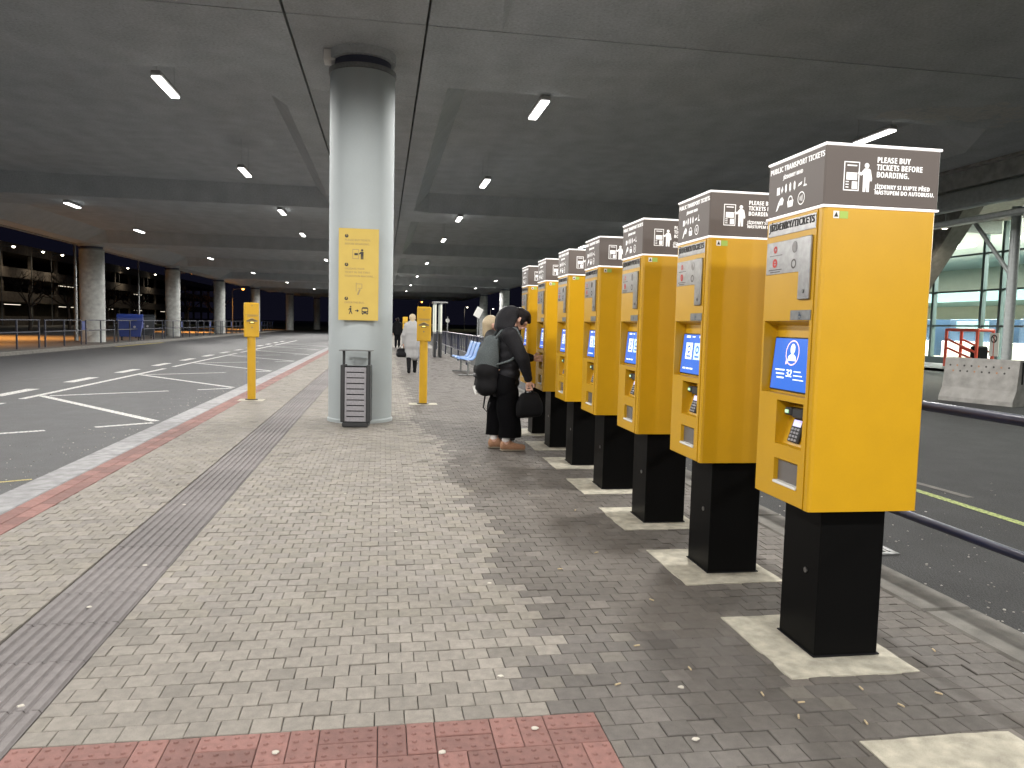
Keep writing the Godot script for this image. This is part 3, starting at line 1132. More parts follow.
	var a0 := [Vector3(-0.3, -0.12, 4.0), Vector3(0.3, -0.12, 4.0), Vector3(0.3, -0.12, 2.6), Vector3(-0.3, -0.12, 2.6)]
	s = ST()
	var lo := [Vector3(-0.35, -0.12, -3.2), Vector3(0.35, -0.12, -3.2), Vector3(0.35, -0.12, -1.9), Vector3(-0.35, -0.12, -1.9)]
	var hi := [Vector3(-0.35, 6.9, 1.2), Vector3(0.35, 6.9, 1.2), Vector3(0.35, 6.9, 4.2), Vector3(-0.35, 6.9, 4.2)]
	for i in 4:
		var j := (i + 1) % 4
		quad(s, lo[i], lo[j], hi[j], hi[i], (lo[i] + lo[j]) * Vector3(1, 0, 1) - Vector3(0, 0, -5.1))
	obj("shaft", s, M.concrete, q)
	q = thing("downlight", "bright round downlight under the forecourt canopy", "lamp", V(19.3, 5.2, 24.0))
	s = ST()
	rod(s, Vector3(0, 0.05, 0), Vector3(0, 1.7, 0), 0.015, 6)
	lathe(s, [Vector2(0.10, -0.04), Vector2(0.12, 0.0), Vector2(0.12, 0.14), Vector2(0.02, 0.16)], 16)
	obj("housing", s, M.lamp_body, q)
	s = ST()
	lathe(s, [Vector2(0.0, -0.05), Vector2(0.07, -0.045), Vector2(0.095, -0.02)], 16)
	obj("lens", s, M.white_lamp, q)
	var sp := SpotLight3D.new()
	sp.name = "light"
	sp.light_color = Color(1.0, 0.95, 0.85)
	sp.light_energy = 22.0
	sp.spot_angle = 80.0
	sp.spot_range = 40.0
	sp.light_size = 0.09
	sp.shadow_enabled = true
	q.add_child(sp)
	sp.position = Vector3(0, -0.07, 0)
	sp.rotation.x = -PI / 2
	# jersey barrier
	var b := thing("concrete_barrier", "grey concrete barrier block with two rows of dark dots on its side", "barrier", V(13.90, -0.12, 15.70), 0.32)
	var prof := [Vector2(-0.31, 0), Vector2(-0.31, 0.10), Vector2(-0.19, 0.34), Vector2(-0.12, 1.02), Vector2(-0.10, 1.04), Vector2(0.10, 1.04), Vector2(0.12, 1.02), Vector2(0.19, 0.34), Vector2(0.31, 0.10), Vector2(0.31, 0)]
	var L := 0.86
	s = ST()
	for i in prof.size() - 1:
		var u: Vector2 = prof[i]
		var w: Vector2 = prof[i + 1]
		var n := Vector3(-(w.y - u.y), w.x - u.x, 0)
		quad(s, Vector3(u.x, u.y, -L), Vector3(w.x, w.y, -L), Vector3(w.x, w.y, L), Vector3(u.x, u.y, L), n)
	for e in [-L, L]:
		var pp := PackedVector2Array(prof)
		poly(s, pp, Vector3(0, 0, e), Vector3.RIGHT * signf(e), Vector3.UP)
	obj("block", s, M.concrete, b)
	s = ST()
	box(s, Vector3(0, 0.75, L + 0.005), Vector3(0.05, 0.5, 0.02))
	obj("joint_slot", s, M.black_matte, b)
	for i in 9:
		for rw in 2:
			if rw == 1 and i == 8:
				continue
			s = ST()
			var dy := 0.86 - 0.13 * rw
			var c := Vector3(-0.12 - 0.07 * (1.02 - dy) / 0.68 - 0.004, dy, -0.72 + 0.17 * i + 0.085 * rw)
			disc(s, c, Vector3(0, 0, 0.024), Vector3(0.11, 1, 0).normalized() * 0.024, 10)
			obj("dot", s, M.tan if (i + rw) % 3 == 1 else M.ink, b)

# ---------------------------------------------------------------- far left: railing, containers, trees, garage, lamp posts
func lamp_post(at: Vector3, hgt: float, label: String, sodium: bool, e: float, arm := 1.2) -> void:
	var t := thing("street_lamp", label, "street lamp", at, 0.0, "street lamps in the dark")
	var s := ST()
	tube(s, [Vector3.ZERO, Vector3(0, hgt * 0.95, 0), Vector3(arm * 0.15, hgt, 0), Vector3(arm, hgt + 0.1, 0)], [0.09, 0.055, 0.05, 0.04], 8)
	obj("pole", s, M.steel_dull, t)
	s = ST()
	box(s, Vector3(arm + 0.25, hgt + 0.14, 0), Vector3(0.7, 0.12, 0.28), 0.04)
	obj("lamp_head", s, M.lamp_body, t)
	s = ST()
	lathe(s, [Vector2(0.0, hgt - 0.10), Vector2(0.10, hgt - 0.07), Vector2(0.16, hgt), Vector2(0.16, hgt + 0.08)], 12, Vector3(arm + 0.25, 0, 0))
	obj("lens", s, M.sodium if sodium else M.white_lamp, t)
	var l := SpotLight3D.new()
	l.name = "light"
	l.light_color = Color(1.0, 0.66, 0.30) if sodium else Color(1.0, 0.93, 0.82)
	l.light_energy = e
	l.spot_angle = 56.0 if sodium else 75.0
	l.spot_range = 80.0
	l.light_size = 0.15
	l.shadow_enabled = true
	t.add_child(l)
	l.position = Vector3(arm + 0.25, hgt - 0.12, 0)
	l.rotation.x = -PI / 2

func bare_tree(at: Vector3, hgt: float, label: String, sd: int) -> void:
	var r := RandomNumberGenerator.new()
	r.seed = sd
	var t := thing("bare_tree", label, "tree", at, 0.0, "bare winter trees on the left")
	var s := ST()
	var top := Vector3(r.randf_range(-0.2, 0.2), hgt * 0.4, r.randf_range(-0.2, 0.2))
	tube(s, [Vector3(0, -0.05, 0), top * 0.5 + Vector3(0.05, 0, 0), top], [hgt * 0.028, hgt * 0.022, hgt * 0.018], 8)
	obj("trunk", s, M.bark, t)
	s = ST()
	var todo := []
	for i in 6:
		var a := TAU * i / 6 + r.randf_range(-0.3, 0.3)
		todo.append([top * r.randf_range(0.75, 1.0), Vector3(cos(a), r.randf_range(0.6, 1.5), sin(a)).normalized(), hgt * 0.30, hgt * 0.012, 0])
	while todo.size():
		var b: Array = todo.pop_back()
		var e: Vector3 = b[0] + b[1] * b[2]
		tube(s, [b[0], b[0].lerp(e, 0.5) + Vector3(r.randfn(0, 1), r.randfn(0, 1), r.randfn(0, 1)) * b[2] * 0.06, e], [b[3], b[3] * 0.75, b[3] * 0.5], 4 if b[4] > 0 else 5, false)
		if b[4] < 3:
			for i in 3:
				var d: Vector3 = (b[1] + Vector3(r.randfn(0, 0.5), r.randfn(0.1, 0.35), r.randfn(0, 0.5))).normalized()
				todo.append([b[0].lerp(e, r.randf_range(0.55, 1.0)), d, b[2] * r.randf_range(0.55, 0.75), b[3] * 0.55, b[4] + 1])
	obj("crown", s, M.bark, t)

func container(at: Vector3, m: Material, label: String, turn: float) -> void:
	var t := thing("waste_container", label, "container", at, turn, "wheeled waste containers behind the railing")
	var s := ST()
	var lo := [Vector3(-0.55, 0.22, -0.42), Vector3(0.55, 0.22, -0.42), Vector3(0.55, 0.22, 0.42), Vector3(-0.55, 0.22, 0.42)]
	var hi := [Vector3(-0.68, 1.18, -0.52), Vector3(0.68, 1.18, -0.52), Vector3(0.68, 1.18, 0.52), Vector3(-0.68, 1.18, 0.52)]
	for i in 4:
		var j := (i + 1) % 4
		quad(s, lo[i], lo[j], hi[j], hi[i], (lo[i] + lo[j]) * Vector3(1, 0, 1))
	quad(s, lo[0], lo[1], lo[2], lo[3], Vector3.DOWN)
	box(s, Vector3(0, 1.18, 0), Vector3(1.42, 0.07, 1.1), 0.02)
	obj("tub", s, m, t)
	s = ST()
	var prev := Vector3.ZERO
	for k in 11:
		var a := PI * k / 10.0
		var p := Vector3(0, 1.20 + sin(a) * 0.36, -cos(a) * 0.52)
		if k > 0:
			quad(s, prev + Vector3(-0.7, 0, 0), prev + Vector3(0.7, 0, 0), p + Vector3(0.7, 0, 0), p + Vector3(-0.7, 0, 0), Vector3(0, sin(a) + 0.1, -cos(a)))
			for x in [-0.7, 0.7]:
				tri(s, Vector3(x, 1.2, 0), prev + Vector3(x, 0, 0), p + Vector3(x, 0, 0), Vector3(x, 0, 0))
		prev = p
	obj("lid", s, m, t)
	for x in [-0.45, 0.45]:
		for z in [-0.34, 0.34]:
			s = ST()
			rod(s, Vector3(x - 0.025, 0.1, z), Vector3(x + 0.025, 0.1, z), 0.1, 12)
			box(s, Vector3(x, 0.19, z), Vector3(0.09, 0.1, 0.05), 0.005)
			obj("wheel", s, M.rubber, t)
	s = ST()
	for x in [-0.73, 0.73]:
		rod(s, Vector3(x, 1.0, -0.08), Vector3(x, 1.0, 0.08), 0.03, 8)
	disc(s, Vector3(0.25, 0.8, 0.492), Vector3(0.07, 0, 0), Vector3(0, 0.07, 0.007), 12)
	obj("pivot_and_sticker", s, M.grey_plastic, t)

func build_far_left() -> void:
	# railing of separate panels
	var f := 31.3
	var i := 0
	while f < 104.0:
		var t := thing("pedestrian_railing", "dark two-rail railing panel on the far left pavement, %s from the left" % ORD[i], "railing", V(-14.45, 0, f), 0.0, "railing panels on the far left pavement")
		for z in [0.0, -2.0, -4.0]:
			var s := ST()
			box(s, Vector3(0, 0.6, z), Vector3(0.06, 1.2, 0.06), 0.008)
			obj("post", s, M.rail_far, t)
		for y in [1.18, 0.68]:
			var s := ST()
			box(s, Vector3(0, y + 0.002, -2.0), Vector3(0.05, 0.05, 4.16), 0.01)
			obj("rail", s, M.rail_far, t)
		if i % 2 == 1:
			var s := ST()
			box(s, Vector3(0, 0.92, -4.28), Vector3(0.04, 0.42, 0.36), 0.01)
			obj("end_panel", s, M.bin_blue, t)
		f += 4.6
		i += 1
	container(V(-14.95, 0, 48.8), M.bin_blue, "blue wheeled waste container with rounded lid behind the railing", 0.25)
	container(V(-15.6, 0, 53.6), M.bin_dark, "dark grey wheeled waste container beside the blue one", 0.25)
	lamp_post(V(-23.5, -0.05, 38.0), 7.5, "sodium lamp over the orange lit yard, outside the left edge", true, 210.0)
	lamp_post(V(-24.5, -0.05, 51.0), 7.5, "sodium lamp of the yard, hidden high behind the overpass edge", true, 210.0)
	lamp_post(V(-20.8, -0.05, 82.6), 6.0, "orange street lamp seen between two left columns", true, 190.0)
	lamp_post(V(-20.9, -0.05, 112.0), 5.6, "orange street lamp further along the left columns", true, 160.0)
	var w := [[-45.5, 101.3, 9.5], [-45.5, 109.4, 9.6], [-45.5, 115.5, 9.7], [-46.0, 144.6, 9.9], [-46.0, 161.1, 9.8]]
	for k in 5:
		lamp_post(V(w[k][0], -0.1, w[k][1]), w[k][2], "white lamp on a tall mast by the parking garage, %s from the left" % ["first", "second", "third", "fourth", "fifth"][k], false, 9.0)
	for p in [[-17.1, 46.5, 6.2, 0.07], [-19.6, 66.2, 6.0, 0.06], [-18.2, 92.0, 6.0, 0.05]]:
		var t := thing("flag_mast", "plain tall grey mast beyond the left railing, %s" % ("beside the widest column" if p[1] < 50 else ("right of the containers" if p[1] < 70 else "beside the third column")), "mast", V(p[0], -0.05, p[1]))
		var s := ST()
		rod(s, Vector3.ZERO, Vector3(0, p[2], 0), p[3] * 1.6, 8, p[3])
		obj("pole", s, M.steel_dull, t)
		s = ST()
		lathe(s, [Vector2(0.16, 0), Vector2(0.16, 0.04), Vector2(0.09, 0.045)], 10)
		obj("foot_plate", s, M.steel_dull, t)
	var tl := ["bare tree in front of the parking garage at far left", "bare tree left of the widest column", "bare tree between the first two left columns", "small bare tree behind the waste containers", "bare tree right of the second column", "bare tree far behind the third column"]
	var tp := [[-31, 74, 6.0], [-31.5, 84, 7.0], [-32, 96, 6.5], [-31, 104, 6.0], [-26, 108, 7.5], [-24, 116, 7.0]]
	for k in 6:
		bare_tree(V(tp[k][0], -0.1, tp[k][1]), tp[k][2], tl[k], 100 + k)
	# parking garage
	var g := thing("parking_garage", "long dim parking garage with open lit storeys at far left", "building", V(-52, 0, 130))
	var go := V(-52, -0.1, 130)
	var s := ST()
	box2(s, V(-60, 0, 70) - go, V(-59.6, 9.6, 230) - go)
	obj("back_wall", s, M.garage, g)
	for y in [0.0, 3.05, 6.1, 9.15]:
		s = ST()
		box2(s, V(-60, y - 0.2, 70) - go, V(-46.0, y + 0.02, 230) - go)
		obj("floor_slab", s, M.garage, g)
		s = ST()
		box2(s, V(-46.0, y - 0.3, 70) - go, V(-45.8, y + 0.95, 230) - go, 0.02)
		obj("parapet", s, M.garage, g)
	for k in 20:
		s = ST()
		box2(s, V(-46.4, 0, 70.5 + k * 8.0) - go, V(-46.02, 9.0, 71.0 + k * 8.0) - go)
		obj("pillar", s, M.garage, g)
	for k in 6:
		for y in [2.6, 5.75]:
			if y > 5 and k % 2 == 1:
				continue
			var l := thing("garage_lamp", ("lamp strip in the %s open storey of the parking garage, %s from the left" % ["lower" if y < 5 else "upper", ORD[k if y < 5 else k / 2]]), "lamp", V(-48.5, y, 92.0 + k * 18.0), 0.0, "lamps inside the parking garage")
			s = ST()
			box(s, Vector3(0, 0.06, 0), Vector3(0.2, 0.1, 6.0), 0.02)
			obj("housing", s, M.lamp_body, l)
			s = ST()
			box(s, Vector3(0, -0.015, 0), Vector3(0.16, 0.04, 5.9), 0.01)
			obj("tube", s, glow(Color(1.0, 0.95, 0.85), 1.2), l)
			var a := AreaLight3D.new()
			a.name = "light"
			a.area_size = Vector2(0.16, 5.9)
			a.light_energy = 6.0 if y < 5 else 2.0
			a.light_color = Color(1.0, 0.96, 0.82)
			a.shadow_enabled = true
			a.area_range = 40.0
			a.area_attenuation = 2.0
			l.add_child(a)
			a.position = Vector3(0, -0.05, 0)
			a.rotation.x = -PI / 2

func build_far_end() -> void:
	var s := ST()
	sheet(-60, 60, 118, 400, -0.10, s)
	structure("far_field", s, M.grass)
	for p in [[6.6, 150.0, 5.6, true, "left lamp of the orange pair beyond the information board"], [9.0, 152.0, 5.6, true, "right lamp of the orange pair beyond the information board"], [14.0, 175.0, 16.0, false, "tall white lamp beyond the far end, over the seats"], [-2.0, 170.0, 15.0, false, "tall white lamp beyond the far end, just right of the big column"], [26.0, 172.0, 17.0, false, "tall white lamp beyond the far end, left of the farthest machine"], [21.5, 205.0, 6.0, false, "low white lamp in the far dark field"], [30.0, 215.0, 6.0, false, "low white lamp at the right of the far dark field"]]:
		lamp_post(V(p[0], -0.1, p[1]), p[2], p[4], p[3], 30.0, 0.5)

# ---------------------------------------------------------------- ticket machines
const MW := 0.4695
const MD := 0.517

func hole_panel(s: SurfaceTool, t0: float, t1: float, h0: float, h1: float, x: float, holes: Array, pt: Callable, out: Vector3) -> void:
	var ts := [t0, t1]
	var hs := [h0, h1]
	for h in holes:
		ts.append(h[0]); ts.append(h[1]); hs.append(h[2]); hs.append(h[3])
	ts.sort()
	hs.sort()
	for i in ts.size() - 1:
		for j in hs.size() - 1:
			if ts[i + 1] - ts[i] < 1e-5 or hs[j + 1] - hs[j] < 1e-5:
				continue
			var ct: float = (ts[i] + ts[i + 1]) / 2
			var ch: float = (hs[j] + hs[j + 1]) / 2
			var inside := false
			for h in holes:
				if ct > h[0] and ct < h[1] and ch > h[2] and ch < h[3]:
					inside = true
			if not inside:
				quad(s, pt.call(x, hs[j], ts[i]), pt.call(x, hs[j], ts[i + 1]), pt.call(x, hs[j + 1], ts[i + 1]), pt.call(x, hs[j + 1], ts[i]), out)

func make_machine(label: String, first: bool) -> Node3D:
	var t := thing("ticket_machine", label, "ticket machine", Vector3.ZERO, -0.011, "yellow ticket machines in a row")
	# local point: x = depth behind the front, h = height, u = distance from the far edge along the front (0 .. MW)
	var pt := func(x: float, h: float, u: float) -> Vector3:
		return Vector3(x - MD / 2, h, u - MW / 2)
	var FX := Vector3(0, 0, 1)      # along the front, to the right as seen from the walkway
	var OUT := Vector3.LEFT
	var s := ST()
	var lo := Vector3(0.014, 0.670, 0)
	# cabinet shell without a front, upright edges rounded off
	var b := 0.012
	var ring := [[0.014, 0.0], [MD - b, 0.0], [MD, b], [MD, MW - b], [MD - b, MW], [0.020, MW], [0.008, MW - 0.004], [0.004, MW - 0.014]]
	for i in ring.size() - 1:
		var p: Array = ring[i]
		var q: Array = ring[i + 1]
		var n := Vector3(q[1] - p[1], 0, -(q[0] - p[0]))
		quad(s, pt.call(p[0], 0.672, p[1]), pt.call(q[0], 0.672, q[1]), pt.call(q[0], 1.952, q[1]), pt.call(p[0], 1.952, p[1]), n)
	for h in [0.672, 1.952]:
		quad(s, pt.call(0.006, h, 0.002), pt.call(MD - 0.002, h, 0.002), pt.call(MD - 0.002, h, MW - 0.002), pt.call(0.006, h, MW - 0.002), Vector3(0, h - 1.2, 0))
	box2(s, pt.call(0.004, 0.672, 0.4315), pt.call(0.03, 1.952, MW - 0.014))
	obj("cabinet", s, M.yellow, t)
	# door with its recesses: u0, u1, h0, h1, depth at the top, depth at the bottom
	var rec := [[0.018, 0.408, 1.152, 1.484, 0.066, 0.040], [0.170, 0.398, 0.925, 1.125, 0.085, 0.03], [0.172, 0.376, 0.742, 0.860, 0.035, 0.035]]
	s = ST()
	hole_panel(s, 0.003, 0.428, 0.676, 1.948, 0.0, rec, pt, OUT)
	for r in rec:
		var A: Vector3 = pt.call(0.0, r[2], r[0]); var B: Vector3 = pt.call(0.0, r[2], r[1])
		var C: Vector3 = pt.call(0.0, r[3], r[1]); var D: Vector3 = pt.call(0.0, r[3], r[0])
		var a: Vector3 = pt.call(r[5], r[2] + 0.004, r[0] + 0.004); var bb: Vector3 = pt.call(r[5], r[2] + 0.004, r[1] - 0.004)
		var c: Vector3 = pt.call(r[4], r[3] - 0.02, r[1] - 0.004); var d: Vector3 = pt.call(r[4], r[3] - 0.02, r[0] + 0.004)
		quad(s, a, bb, c, d, OUT)
		quad(s, A, B, bb, a, Vector3.UP)
		quad(s, D, C, c, d, Vector3.DOWN)
		quad(s, A, D, d, a, FX)
		quad(s, B, C, c, bb, -FX)
	# edge of the door leaf
	for e in [[0.003, -1.0], [0.428, 1.0]]:
		quad(s, pt.call(0, 0.676, e[0]), pt.call(0, 1.948, e[0]), pt.call(0.014, 1.948, e[0]), pt.call(0.014, 0.676, e[0]), FX * e[1])
	for h in [0.676, 1.948]:
		quad(s, pt.call(0, h, 0.003), pt.call(0, h, 0.428), pt.call(0.014, h, 0.428), pt.call(0.014, h, 0.003), Vector3(0, h - 1.2, 0))
	obj("door", s, M.yellow, t)
	# pedestal
	s = ST()
	box2(s, pt.call(0.113, 0.004, MW - 0.069), pt.call(0.418, 0.672, MW - 0.377), 0.004)
	var ped := obj("pedestal", s, M.black, t)
	s = ST()
	box2(s, pt.call(0.105, 0.003, MW - 0.062), pt.call(0.426, 0.009, MW - 0.384), 0.001)
	obj("base_plate", s, M.black_matte, ped)
	s = ST()
	rod(s, pt.call(0.114, 0.365, MW - 0.17), pt.call(0.108, 0.365, MW - 0.17), 0.013, 14)
	obj("lock", s, M.steel, ped)
	# screen in the upper recess, leaning back
	var r0: Array = rec[0]
	var up: Vector3 = (pt.call(r0[4], r0[3] - 0.02, 0) - pt.call(r0[5], r0[2] + 0.004, 0))
	var sh := up.length()
	up = up / sh
	var o: Vector3 = pt.call(r0[5], r0[2] + 0.004, r0[0] + 0.012)
	var nrm := FX.cross(up)
	s = ST()
	box(s, o + FX * 0.185 + up * (sh * 0.425) + nrm * 0.003, Vector3(0.012, sh * 0.80, 0.366), 0.003, Basis(nrm, up, FX))
	var scr := obj("screen", s, M.rubber, t)
	var so := o + nrm * 0.0105 + up * (sh * 0.045) + FX * 0.012
	var SW := 0.346
	var SH := sh * 0.76
	s = ST()
	rect2(s, 0, 0, SW, SH, so, FX, up)
	obj("display", s, M.screen, scr)
	var sn := so + nrm * 0.001
	s = ST()
	if first:
		# person in a round speech bubble, lines of text and a 32 below
		var bub := ST()
		ring2(bub, Vector2(0.165, 0.170), 0.052, 0.058, sn, FX, up, 24)
		poly(bub, PackedVector2Array([Vector2(0.112, 0.115), Vector2(0.118, 0.140), Vector2(0.135, 0.122)]), sn, FX, up)
		obj("speech_bubble", bub, M.screen_pink, scr)
		disc(s, sn + FX * 0.165 + up * 0.188, FX * 0.020, up * 0.024, 16)
		poly(s, PackedVector2Array([Vector2(0.128, 0.134), Vector2(0.202, 0.134), Vector2(0.196, 0.154), Vector2(0.180, 0.163), Vector2(0.150, 0.163), Vector2(0.134, 0.154)]), sn, FX, up)
		for i in 3:
			for q in [[0.030 + 0.02 * (2 - i) * 0.5, 0.050 + 0.018 * i, 0.115, 0.057 + 0.018 * i], [0.195, 0.048 + 0.018 * i, 0.285 - 0.015 * i, 0.053 + 0.018 * i]]:
				var ln := ST()
				rect2(ln, q[0], q[1], q[2], q[3], sn, FX, up)
				obj("text_line", ln, M.screen_white, scr)
		letters("number", "32", 0.034, M.screen_white, scr, sn + FX * 0.130 + up * 0.048, FX, up, 1.0)
	else:
		for i in 2:
			var x := 0.055 + 0.125 * i
			var tl := ST()
			rect2(tl, x, 0.085, x + 0.10, 0.185, sn, FX, up)
			obj("tile", tl, M.screen_white if i == 0 else M.screen_cyan, scr)
			var ic := ST()
			ring2(ic, Vector2(x + 0.05, 0.145), 0.014, 0.024, sn + nrm * 0.0008, FX, up, 14)
			rect2(ic, x + 0.02, 0.098, x + 0.08, 0.108, sn + nrm * 0.0008, FX, up)
			obj("tile_icon", ic, M.screen, scr)
		for q in [[0.045, 0.215, 0.11, 0.228], [0.135, 0.218, 0.18, 0.225], [0.24, 0.215, 0.30, 0.228], [0.035, 0.024, 0.08, 0.034], [0.09, 0.024, 0.135, 0.034], [0.145, 0.024, 0.19, 0.034]]:
			var ln := ST()
			rect2(ln, q[0], q[1], q[2], q[3], sn, FX, up)
			obj("text_line", ln, M.screen_white, scr)
	if first:
		obj("person_icon", s, M.screen_white, scr)
	# keypad recess: card reader above, keypad on the slope below
	var r1: Array = rec[1]
	s = ST()
	box2(s, pt.call(0.012, 1.055, 0.285), pt.call(0.080, 1.098, 0.372), 0.006)
	var rd := obj("card_reader", s, M.charcoal, t)
	s = ST()
	box2(s, pt.call(0.020, 1.060, 0.205), pt.call(0.07, 1.095, 0.262), 0.006)
	obj("card_slot", s, M.rubber, rd)
	s = ST()
	box2(s, pt.call(0.016, 1.070, 0.215), pt.call(0.021, 1.086, 0.245), 0.002)
	obj("status_light", s, M.led_green, rd)
	var up2: Vector3 = (pt.call(r1[4], r1[3] - 0.02, 0) - pt.call(r1[5], r1[2] + 0.004, 0)).normalized()
	var n2 := FX.cross(up2)
	var ko: Vector3 = pt.call(r1[5], r1[2] + 0.004, 0.235)
	s = ST()
	box(s, ko + FX * 0.048 + up2 * 0.066 + n2 * 0.008, Vector3(0.016, 0.108, 0.088), 0.004, Basis(n2, up2, FX))
	var kp := obj("keypad", s, M.rubber, t)
	s = ST()
	rect2(s, 0.014, 0.084, 0.082, 0.114, ko + n2 * 0.0168, FX, up2)
	obj("keypad_display", s, M.lcd, kp)
	for i in 3:
		for j in 4:
			s = ST()
			box(s, ko + FX * (0.024 + 0.024 * i) + up2 * (0.022 + 0.0165 * j) + n2 * 0.017, Vector3(0.004, 0.011, 0.017), 0.002, Basis(n2, up2, FX))
			obj("key", s, M.grey_plastic, kp)
	# ticket tray with a glass flap and a bright lip
	s = ST()
	box2(s, pt.call(0.018, 0.756, 0.178), pt.call(0.022, 0.853, 0.370), 0.001)
	var tr := obj("ticket_tray_flap", s, M.glass_dark, t)
	s = ST()
	box2(s, pt.call(-0.007, 0.744, 0.174), pt.call(0.030, 0.757, 0.374), 0.003)
	obj("tray_lip", s, M.white_paint, tr)
	# metal plates
	s = ST()
	box2(s, pt.call(-0.003, 1.872, 0.018), pt.call(-0.0002, 1.936, 0.424), 0.001)
	var pl := obj("name_plate", s, M.steel, t)
	letters("lettering", "JÍZDENKY/TICKETS", 0.032, M.ink, pl, pt.call(-0.0042, 1.886, 0.030), FX, Vector3.UP, 0.98, true)
	s = ST()
	box2(s, pt.call(-0.003, 1.698, 0.014), pt.call(-0.0002, 1.845, 0.312), 0.001)
	pl = obj("payment_plate", s, M.steel, t)
	var po: Vector3 = pt.call(-0.0042, 0, 0)
	s = ST()
	ring2(s, Vector2(0.095, 1.810), 0.008, 0.016, po, FX, Vector3.UP, 14)
	ring2(s, Vector2(0.095, 1.748), 0.010, 0.021, po, FX, Vector3.UP, 14)
	rect2(s, 0.08, 1.745, 0.112, 1.751, po + OUT * 0.0006, FX, Vector3.UP)
	obj("no_entry_symbols", s, M.ink_red, pl)
	s = ST()
	rect2(s, 0.045, 1.781, 0.160, 1.785, po, FX, Vector3.UP)
	rect2(s, 0.040, 1.716, 0.160, 1.720, po, FX, Vector3.UP)
	rect2(s, 0.055, 1.706, 0.145, 1.710, po, FX, Vector3.UP)
	ring2(s, Vector2(0.262, 1.735), 0.014, 0.022, po, FX, Vector3.UP, 14)
	disc(s, po + FX * 0.265 + Vector3.UP * 0.0 + Vector3(0, 1.808, 0), FX * 0.022, Vector3.UP * 0.026, 16)
	obj("payment_symbols", s, M.glass_dark, pl)
	s = ST()
	box2(s, pt.call(-0.012, 1.575, 0.318), pt.call(-0.0002, 1.845, 0.408), 0.003)
	pl = obj("coin_plate", s, M.steel, t)
	s = ST()
	rod(s, pt.call(-0.0125, 1.61, 0.365), pt.call(-0.016, 1.61, 0.365), 0.008, 10)
	obj("rivet", s, M.steel_dull, pl)
	s = ST()
	box2(s, pt.call(-0.004, 1.487, 0.255), pt.call(-0.0002, 1.530, 0.420), 0.001)
	pl = obj("wheelchair_plate", s, M.steel_dull, t)
	s = ST()
	var wo: Vector3 = pt.call(-0.0052, 0, 0)
	ring2(s, Vector2(0.335, 1.503), 0.008, 0.011, wo, FX, Vector3.UP, 12)
	rect2(s, 0.329, 1.505, 0.333, 1.522, wo, FX, Vector3.UP)
	rect2(s, 0.333, 1.505, 0.347, 1.509, wo, FX, Vector3.UP)
	obj("wheelchair_symbol", s, M.inner_blue, pl)
	# header light box
	s = ST()
	var ov := 0.003
	box2(s, pt.call(-ov, 1.962, -ov), pt.call(MD + ov, 2.203, MW + ov), 0.006)
	var hd := obj("header", s, M.header, t)
	for h in [[1.953, 1.962], [2.203, 2.213]]:
		s = ST()
		box2(s, pt.call(-ov - 0.004, h[0], -ov - 0.004), pt.call(MD + ov + 0.004, h[1], MW + ov + 0.004), 0.002)
		obj("light_trim", s, M.trim, hd)
	var fo: Vector3 = pt.call(-ov - 0.0015, 0, 0)
	letters("front_lettering", "PUBLIC TRANSPORT TICKETS", 0.0235, M.print_white, hd, fo + FX * 0.014 + Vector3.UP * 2.150, FX, Vector3.UP, 1.02)
	letters("front_lettering", "JÍZDENKY MHD", 0.016, M.print_white, hd, fo + FX * 0.135 + Vector3.UP * 2.116, FX, Vector3.UP, 1.05)
	s = ST()
	# small vehicle symbols
	rect2(s, 0.082, 2.058, 0.110, 2.092, fo, FX, Vector3.UP)
	poly(s, PackedVector2Array([Vector2(0.127, 2.060), Vector2(0.140, 2.076), Vector2(0.132, 2.094), Vector2(0.121, 2.076)]), fo, FX, Vector3.UP)
	for i in 3:
		var cx := 0.163 + 0.037 * i
		rect2(s, cx - 0.008, 2.064, cx + 0.008, 2.092, fo, FX, Vector3.UP)
		rect2(s, cx - 0.003, 2.058, cx + 0.003, 2.064, fo, FX, Vector3.UP)
		rect2(s, cx - 0.004, 2.092, cx + 0.004, 2.098, fo, FX, Vector3.UP)
	poly(s, PackedVector2Array([Vector2(0.266, 2.068), Vector2(0.296, 2.074), Vector2(0.300, 2.086), Vector2(0.272, 2.080)]), fo, FX, Vector3.UP)
	rect2(s, 0.318, 2.070, 0.323, 2.098, fo, FX, Vector3.UP)
	poly(s, PackedVector2Array([Vector2(0.310, 2.062), Vector2(0.340, 2.062), Vector2(0.334, 2.070), Vector2(0.314, 2.070)]), fo, FX, Vector3.UP)
	obj("vehicle_symbols", s, M.print_white, hd)
	s = ST()
	poly(s, PackedVector2Array([Vector2(0.080, 1.985), Vector2(0.092, 1.987), Vector2(0.112, 2.010), Vector2(0.140, 2.008), Vector2(0.148, 2.030), Vector2(0.134, 2.044), Vector2(0.118, 2.040), Vector2(0.100, 2.022)]), fo, FX, Vector3.UP)
	poly(s, PackedVector2Array([Vector2(0.186, 1.990), Vector2(0.228, 1.990), Vector2(0.234, 2.018), Vector2(0.180, 2.018)]), fo, FX, Vector3.UP)
	ring2(s, Vector2(0.207, 2.020), 0.014, 0.020, fo + OUT * 0.0005, FX, Vector3.UP, 14)
	ring2(s, Vector2(0.298, 2.014), 0.024, 0.029, fo, FX, Vector3.UP, 18)
	for i in 3:
		rect2(s, 0.286 + 0.009 * i, 2.006 - 0.003 * i, 0.290 + 0.009 * i, 2.022 + 0.003 * i, fo, FX, Vector3.UP)
	obj("payment_pictograms", s, M.print_white, hd)
	# near side of the header
	var SX := Vector3.RIGHT
	var no: Vector3 = pt.call(0, 0, MW + ov + 0.0015)
